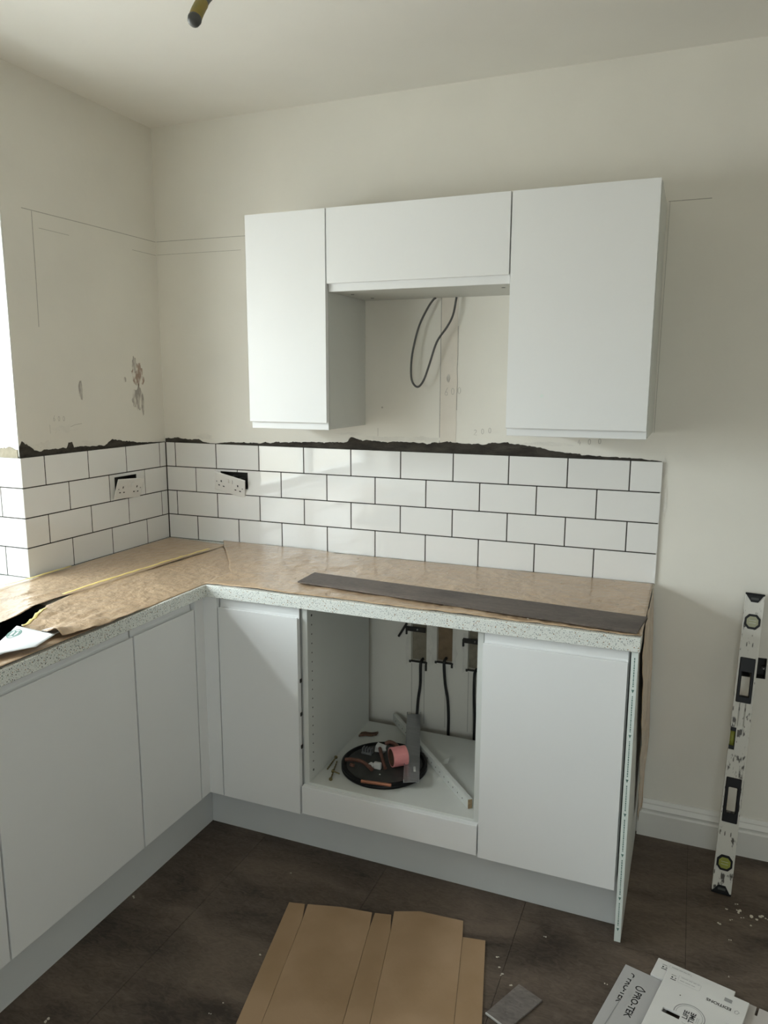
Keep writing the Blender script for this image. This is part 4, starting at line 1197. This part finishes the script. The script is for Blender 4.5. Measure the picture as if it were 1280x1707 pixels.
# ================================================================== packaging on the floor
# flattened brown box: panels meet at scored creases
card = thing('cardboard_sheet', 'flattened brown cardboard box lying on the floor', 'cardboard', (1.35, -1.1, 0))
ZC = 0.006
def g(u, v): return U(u, v, 2, ZC).xy
lines = [(g(484, 1505), g(394, 1707)), (g(504, 1532), g(439, 1697)), (g(616, 1546), g(572, 1703)), (g(651, 1551), g(617, 1703)), (g(771, 1562), g(757, 1703)), (g(809, 1568), g(803, 1707))]
def ext(i, L=0.62):
    a, b = lines[i]; d = (b-a).normalized(); return a + d*L
tops = [[g(482, 1504), g(508, 1507)], [g(513, 1507), g(570, 1512), g(620, 1521)], [g(625, 1522), g(652, 1525)], [g(657, 1519), g(700, 1519), g(745, 1529), g(772, 1535)], [g(809, 1568)]]
for i in range(5):
    gap = 0.0005
    a0, a1 = lines[i][0], lines[i+1][0]
    e0, e1 = ext(i), ext(i+1)
    w = (e1-e0).normalized()*gap
    poly = []
    if i == 0: poly = [e0] + [g(440, 1600)] + tops[0] + [a1-w, e1-w]
    elif i == 4: poly = [e0+w, a0+w] + tops[4] + [e1]
    else: poly = [e0+w, a0+w] + tops[i] + [a1-w, e1-w]
    hz = ZC + (0.0004, 0.0, 0.0006, 0.0, 0.0004)[i]
    v, f = prism([(p.x, p.y) for p in poly], 2, 0.0005, hz)
    emit('panel', v, f, 'cardboard', card)
# slate-look vinyl offcut
q = [U(a, b, 2, 0.006) for a, b in ((809, 1688), (865, 1640), (904, 1667), (846, 1716))]
o = tag(plank('vinyl_offcut', q, 0.0055, 'offcut_vinyl'), 'small dark vinyl plank offcut on the floor beside the cardboard', 'offcut')
d_ = (q[1]-q[0]).normalized()
emit('worn_edge', [q[0]+d_*0.0002-Vector((0, 0, 0.004)), q[3]+d_*0.0002-Vector((0, 0, 0.004)), q[3]+d_*0.0025+Vector((0, 0, 0.0004)), q[0]+d_*0.0025+Vector((0, 0, 0.0004)), q[0]-d_*0.0006-Vector((0, 0, 0.004)), q[3]-d_*0.0006-Vector((0, 0, 0.004)), q[3]-d_*0.0006+Vector((0, 0, 0.0004)), q[0]-d_*0.0006+Vector((0, 0, 0.0004))], [(0, 1, 2, 3), (7, 6, 5, 4), (0, 4, 5, 1), (1, 5, 6, 2), (2, 6, 7, 3), (3, 7, 4, 0)], 'plastic_white', o)
# flattened cartons
ER, ED = Vector((0.969, -0.247, 0)), Vector((-0.247, -0.969, 0))
def carton(name, label, org, w, h, z0, z1, m, holes=(), notch=None):
    t = thing(name, label, 'carton', (org[0], org[1], z0))
    us = {0, w}; vs = {0, h}
    for hh in holes: us |= {c for c in hh[:2] if 0 < c < w}; vs |= {c for c in hh[2:] if 0 < c < h}
    vv, ff = cells(us, vs, lambda a, b: not any(inr(a, b, hh) for hh in holes), 2, z0, z1)
    O = Vector((org[0], org[1], 0))
    emit('board', [O + ER*a + ED*b + Vector((0, 0, c)) for a, b, c in vv], ff, m, t, bevel=0.001)
    def loc(a, b, c=0): return O + ER*a + ED*b + Vector((0, 0, z1+c))
    return t, loc
# grey carton with drop emblem
t, loc = carton('packaging_carton', 'flattened grey carton with a drop emblem and black lettering', (1.990, -0.677), 0.135, 0.42, 0.0005, 0.010, 'carton_grey')
def drop(loc, ca, cb, r, m, parent, half=False):
    pts = []
    n = 20 if not half else 11
    for k in range(n+1):
        a = math.radians(-40 + (280 if not half else 150)*k/n)
        pts.append(loc(ca + r*math.cos(a)*0.78, cb + r*math.sin(a)*-0.9 + 0.0, 0.0005))
    if not half:
        pts = [loc(ca + r*1.9, cb + r*0.25, 0.0005)]
        for k in range(17):
            a = math.radians(50 + 260*k/16)
            pts.append(loc(ca + r*math.cos(a), cb + r*math.sin(a)*0.85, 0.0005))
        pts.append(pts[0])
    vv, ff = ribbon(pts, 0.0030, (0, 0, 1))
    emit('drop_emblem', vv, ff, m, parent)
# text runs away from the far edge (down ED), letter tops towards ER
drop(loc, 0.058, 0.064, 0.0085, 'print_black', t)
text('lettering', 'PRO-TEK', 0.0235, 'print_black', t, loc(0.0535, 0.077), ED, ER, 0.0005)
multi('small_print', [ribbon([loc(0.0465, 0.082, 0.0004), loc(0.0465, 0.118, 0.0004)], 0.004, (0, 0, 1)), ribbon([loc(0.0465, 0.135, 0.0004), loc(0.0465, 0.155, 0.0004)], 0.005, (0, 0, 1)), ribbon([loc(0.0135, 0.060, 0.0004), loc(0.0135, 0.100, 0.0004)], 0.0035, (0, 0, 1))], 'print_faint', t)
text('cut_lettering', 'PRO-TEK', 0.0235, 'print_black', t, loc(0.022, 0.045), ED, ER, 0.0005, clip=0.0095)
drop(loc, 0.026, 0.032, 0.0085, 'print_black', t, half=True)
vv, ff = ribbon([loc(0.030, 0.128, 0.0005), loc(0.0245, 0.25, 0.0005), loc(0.018, 0.40, 0.0005)], 0.002, (0, 0, 1)); emit('crease', vv, ff, 'print_grey', t)
# white cartons
def cemark(loc, a, b, parent):
    multi('approval_mark', [ribbon([loc(a-0.006, b, 0.0004), loc(a+0.006, b, 0.0004)], 0.0014, (0, 0, 1)),
        ribbon([loc(a-0.005, b+0.016, 0.0004), loc(a+0.009, b+0.016, 0.0004)], 0.0026, (0, 0, 1)),
        ribbon([loc(a+0.005, b+0.006, 0.0004), loc(a+0.008, b+0.009, 0.0004), loc(a+0.005, b+0.012, 0.0004)], 0.0018, (0, 0, 1)),
        (ribbon([loc(a-0.002, b+0.006, 0.0004), loc(a-0.002, b+0.011, 0.0004)], 0.0040, (0, 0, 1)))], 'print_black', parent)
def legal(loc, a, b, parent, n=2):
    sh = []
    for r_ in range(n):
        x = a
        for wl_ in (0.017, 0.009, 0.008, 0.006) if r_ == 0 else (0.011, 0.013, 0.009):
            sh.append(ribbon([loc(x, b+r_*0.012, 0.0004), loc(x+wl_, b+r_*0.012, 0.0004)], 0.0016, (0, 0, 1))); x += wl_+0.002
    multi('small_print', sh, 'print_grey', parent)
    fr = [loc(a-0.006, b-0.004, 0.0004), loc(a+0.046, b-0.004, 0.0004), loc(a+0.050, b, 0.0004), loc(a+0.050, b+0.018, 0.0004), loc(a+0.046, b+0.021, 0.0004), loc(a-0.004, b+0.021, 0.0004), loc(a-0.006, b-0.004, 0.0004)]
    vv, ff = ribbon(fr, 0.0008, (0, 0, 1)); emit('print_border', vv, ff, 'print_faint', parent)
t, loc = carton('packaging_carton', 'white printed carton lying under the one marked with a round stamp', (2.072, -0.626), 0.196, 0.072, 0.0105, 0.0165, 'carton_white')
cemark(loc, 0.022, 0.018, t); legal(loc, 0.040, 0.014, t, 1)
vv, ff = ribbon([loc(0.168, 0.030, 0.0004), loc(0.172, 0.024, 0.0004), loc(0.180, 0.024, 0.0004), loc(0.182, 0.030, 0.0004)], 0.0012, (0, 0, 1)); emit('print_border', vv, ff, 'print_faint', t)
slot = (0.028, 0.070, 0.142, 0.158); blk = (0.165, 0.30, 0.096, 0.5)
t, loc = carton('packaging_carton', 'white carton with a round lifetime stamp, topmost of the packaging pile', (2.0985, -0.660), 0.200, 0.36, 0.017, 0.023, 'carton_white', (slot, (0.168, 0.30, 0.100, 0.5)))
cemark(loc, 0.020, 0.022, t); legal(loc, 0.038, 0.018, t, 2)
text('lettering', 'EDITIONS', 0.0135, 'print_black', t, loc(0.168, 0.047), -ER, ED, 0.0003)
multi('barcode', [ribbon([loc(0.146+0.0, 0.019+k*0.0028, 0.0004), loc(0.164, 0.019+k*0.0028, 0.0004)], 0.0024 if k % 2 else 0.0014, (0, 0, 1)) for k in range(5)], 'print_grey', t)
vv, ff = ribbon([loc(0.176, 0.050, 0.0004), loc(0.181, 0.045, 0.0004), loc(0.186, 0.050, 0.0004), loc(0.182, 0.058, 0.0004), loc(0.177, 0.057, 0.0004), loc(0.176, 0.050, 0.0004)], 0.0014, (0, 0, 1)); emit('drop_emblem', vv, ff, 'print_grey', t)
cc = (0.088, 0.133)
for rr, ww in ((0.036, 0.0022), (0.031, 0.0010)):
    pts = [loc(cc[0]+rr*math.cos(math.radians(k*10)), cc[1]+rr*math.sin(math.radians(k*10)), 0.0004) for k in range(37) if not (rr*math.cos(math.radians(k*10))+cc[0] < 0.076 and rr*math.sin(math.radians(k*10))+cc[1] > 0.140)]
    k0 = max(range(len(pts)-1), key=lambda k: (pts[k+1]-pts[k]).length)
    pts = pts[k0+1:] + pts[1:k0+1] if (pts[k0+1]-pts[k0]).length > 0.02 else pts
    vv, ff = ribbon(pts, ww, (0, 0, 1)); emit('stamp_ring', vv, ff, 'print_grey', t)
text('lettering', 'LIFE', 0.0170, 'print_black', t, loc(0.0860, 0.149), -ED, -ER, 0.0004)
text('lettering', 'TIME', 0.0170, 'print_black', t, loc(0.1015, 0.154), -ED, -ER, 0.0004)
multi('small_print', [ribbon([loc(0.1065+k*0.004, 0.146, 0.0004), loc(0.1065+k*0.004, 0.128, 0.0004)], 0.0012, (0, 0, 1)) for k in range(2)], 'print_faint', t)
emit('spot', *prism([(p.x, p.y) for p in (loc(0.052+0.0016*math.cos(a), 0.080+0.0016*math.sin(a)) for a in [k*0.785 for k in range(8)])], 2, 0.0231, 0.0234), 'print_black', t)
# pinkish flap carton behind
t, loc = carton('packaging_carton', 'pale carton flaps sticking out beyond the white cartons', (2.268, -0.689), 0.12, 0.30, 0.0005, 0.010, 'carton_pale', ((0.044, 0.050, -1, 0.030),))

# plaster crumbs and paint flakes on the floor
flakes = []
random.seed(12)
spots = [(1232, 1520, 5), (1237, 1530, 3), (1234, 1522, 7), (1257, 1530, 6), (1268, 1527, 7), (1276, 1532, 5), (1199, 1541, 4), (1210, 1515, 3), (1218, 1533, 3), (485, 1455, 2), (1228, 1507, 3), (1252, 1543, 3), (832, 1613, 3), (836, 1624, 4), (849, 1642, 4), (908, 1560, 3), (434, 1591, 3), (830, 1595, 3), (222, 1497, 4), (80, 1703, 5), (1217, 1566, 3), (1213, 1628, 2), (1010, 1640, 3), (350, 1690, 3), (370, 1672, 2)]
for (u, v, s) in spots:
    c = U(u, v, 2, 0.0)
    for k in range(2):
        cx, cy = c.x+random.uniform(-1, 1)*0.0014*s, c.y+random.uniform(-1, 1)*0.0014*s
        r = s*0.00085*random.uniform(0.6, 1.1); a0 = random.uniform(0, 6)
        poly = [(cx+r*random.uniform(0.6, 1.4)*math.cos(a0+q*1.05), cy+r*random.uniform(0.6, 1.4)*math.sin(a0+q*1.05)) for q in range(6)]
        flakes.append(prism(poly, 2, 0.0002, 0.0002+r*0.35))
o = multi('plaster_flakes', flakes, 'debris', None, props={'kind': 'stuff'})
tag(o, 'scattered pale plaster flakes on the dark floor', 'debris')
# crumbs on the papered worktop
random.seed(5)
fl = []
for k in range(34):
    x, y = random.uniform(0.75, 1.9), random.uniform(-0.30, -0.03) if k % 3 else random.uniform(-0.56, -0.3)
    z = WT+0.0016+max(0, wr(x, y, 1))*0.75
    r = random.uniform(0.0012, 0.0032)
    poly = [(x+r*random.uniform(0.6, 1.3)*math.cos(q*1.05), y+r*random.uniform(0.6, 1.3)*math.sin(q*1.05)) for q in range(6)]
    fl.append(prism(poly, 2, z, z+r*0.8))
o = multi('worktop_crumbs', fl, 'debris', None, props={'kind': 'stuff'})
tag(o, 'small pale crumbs scattered on the brown worktop paper', 'debris')
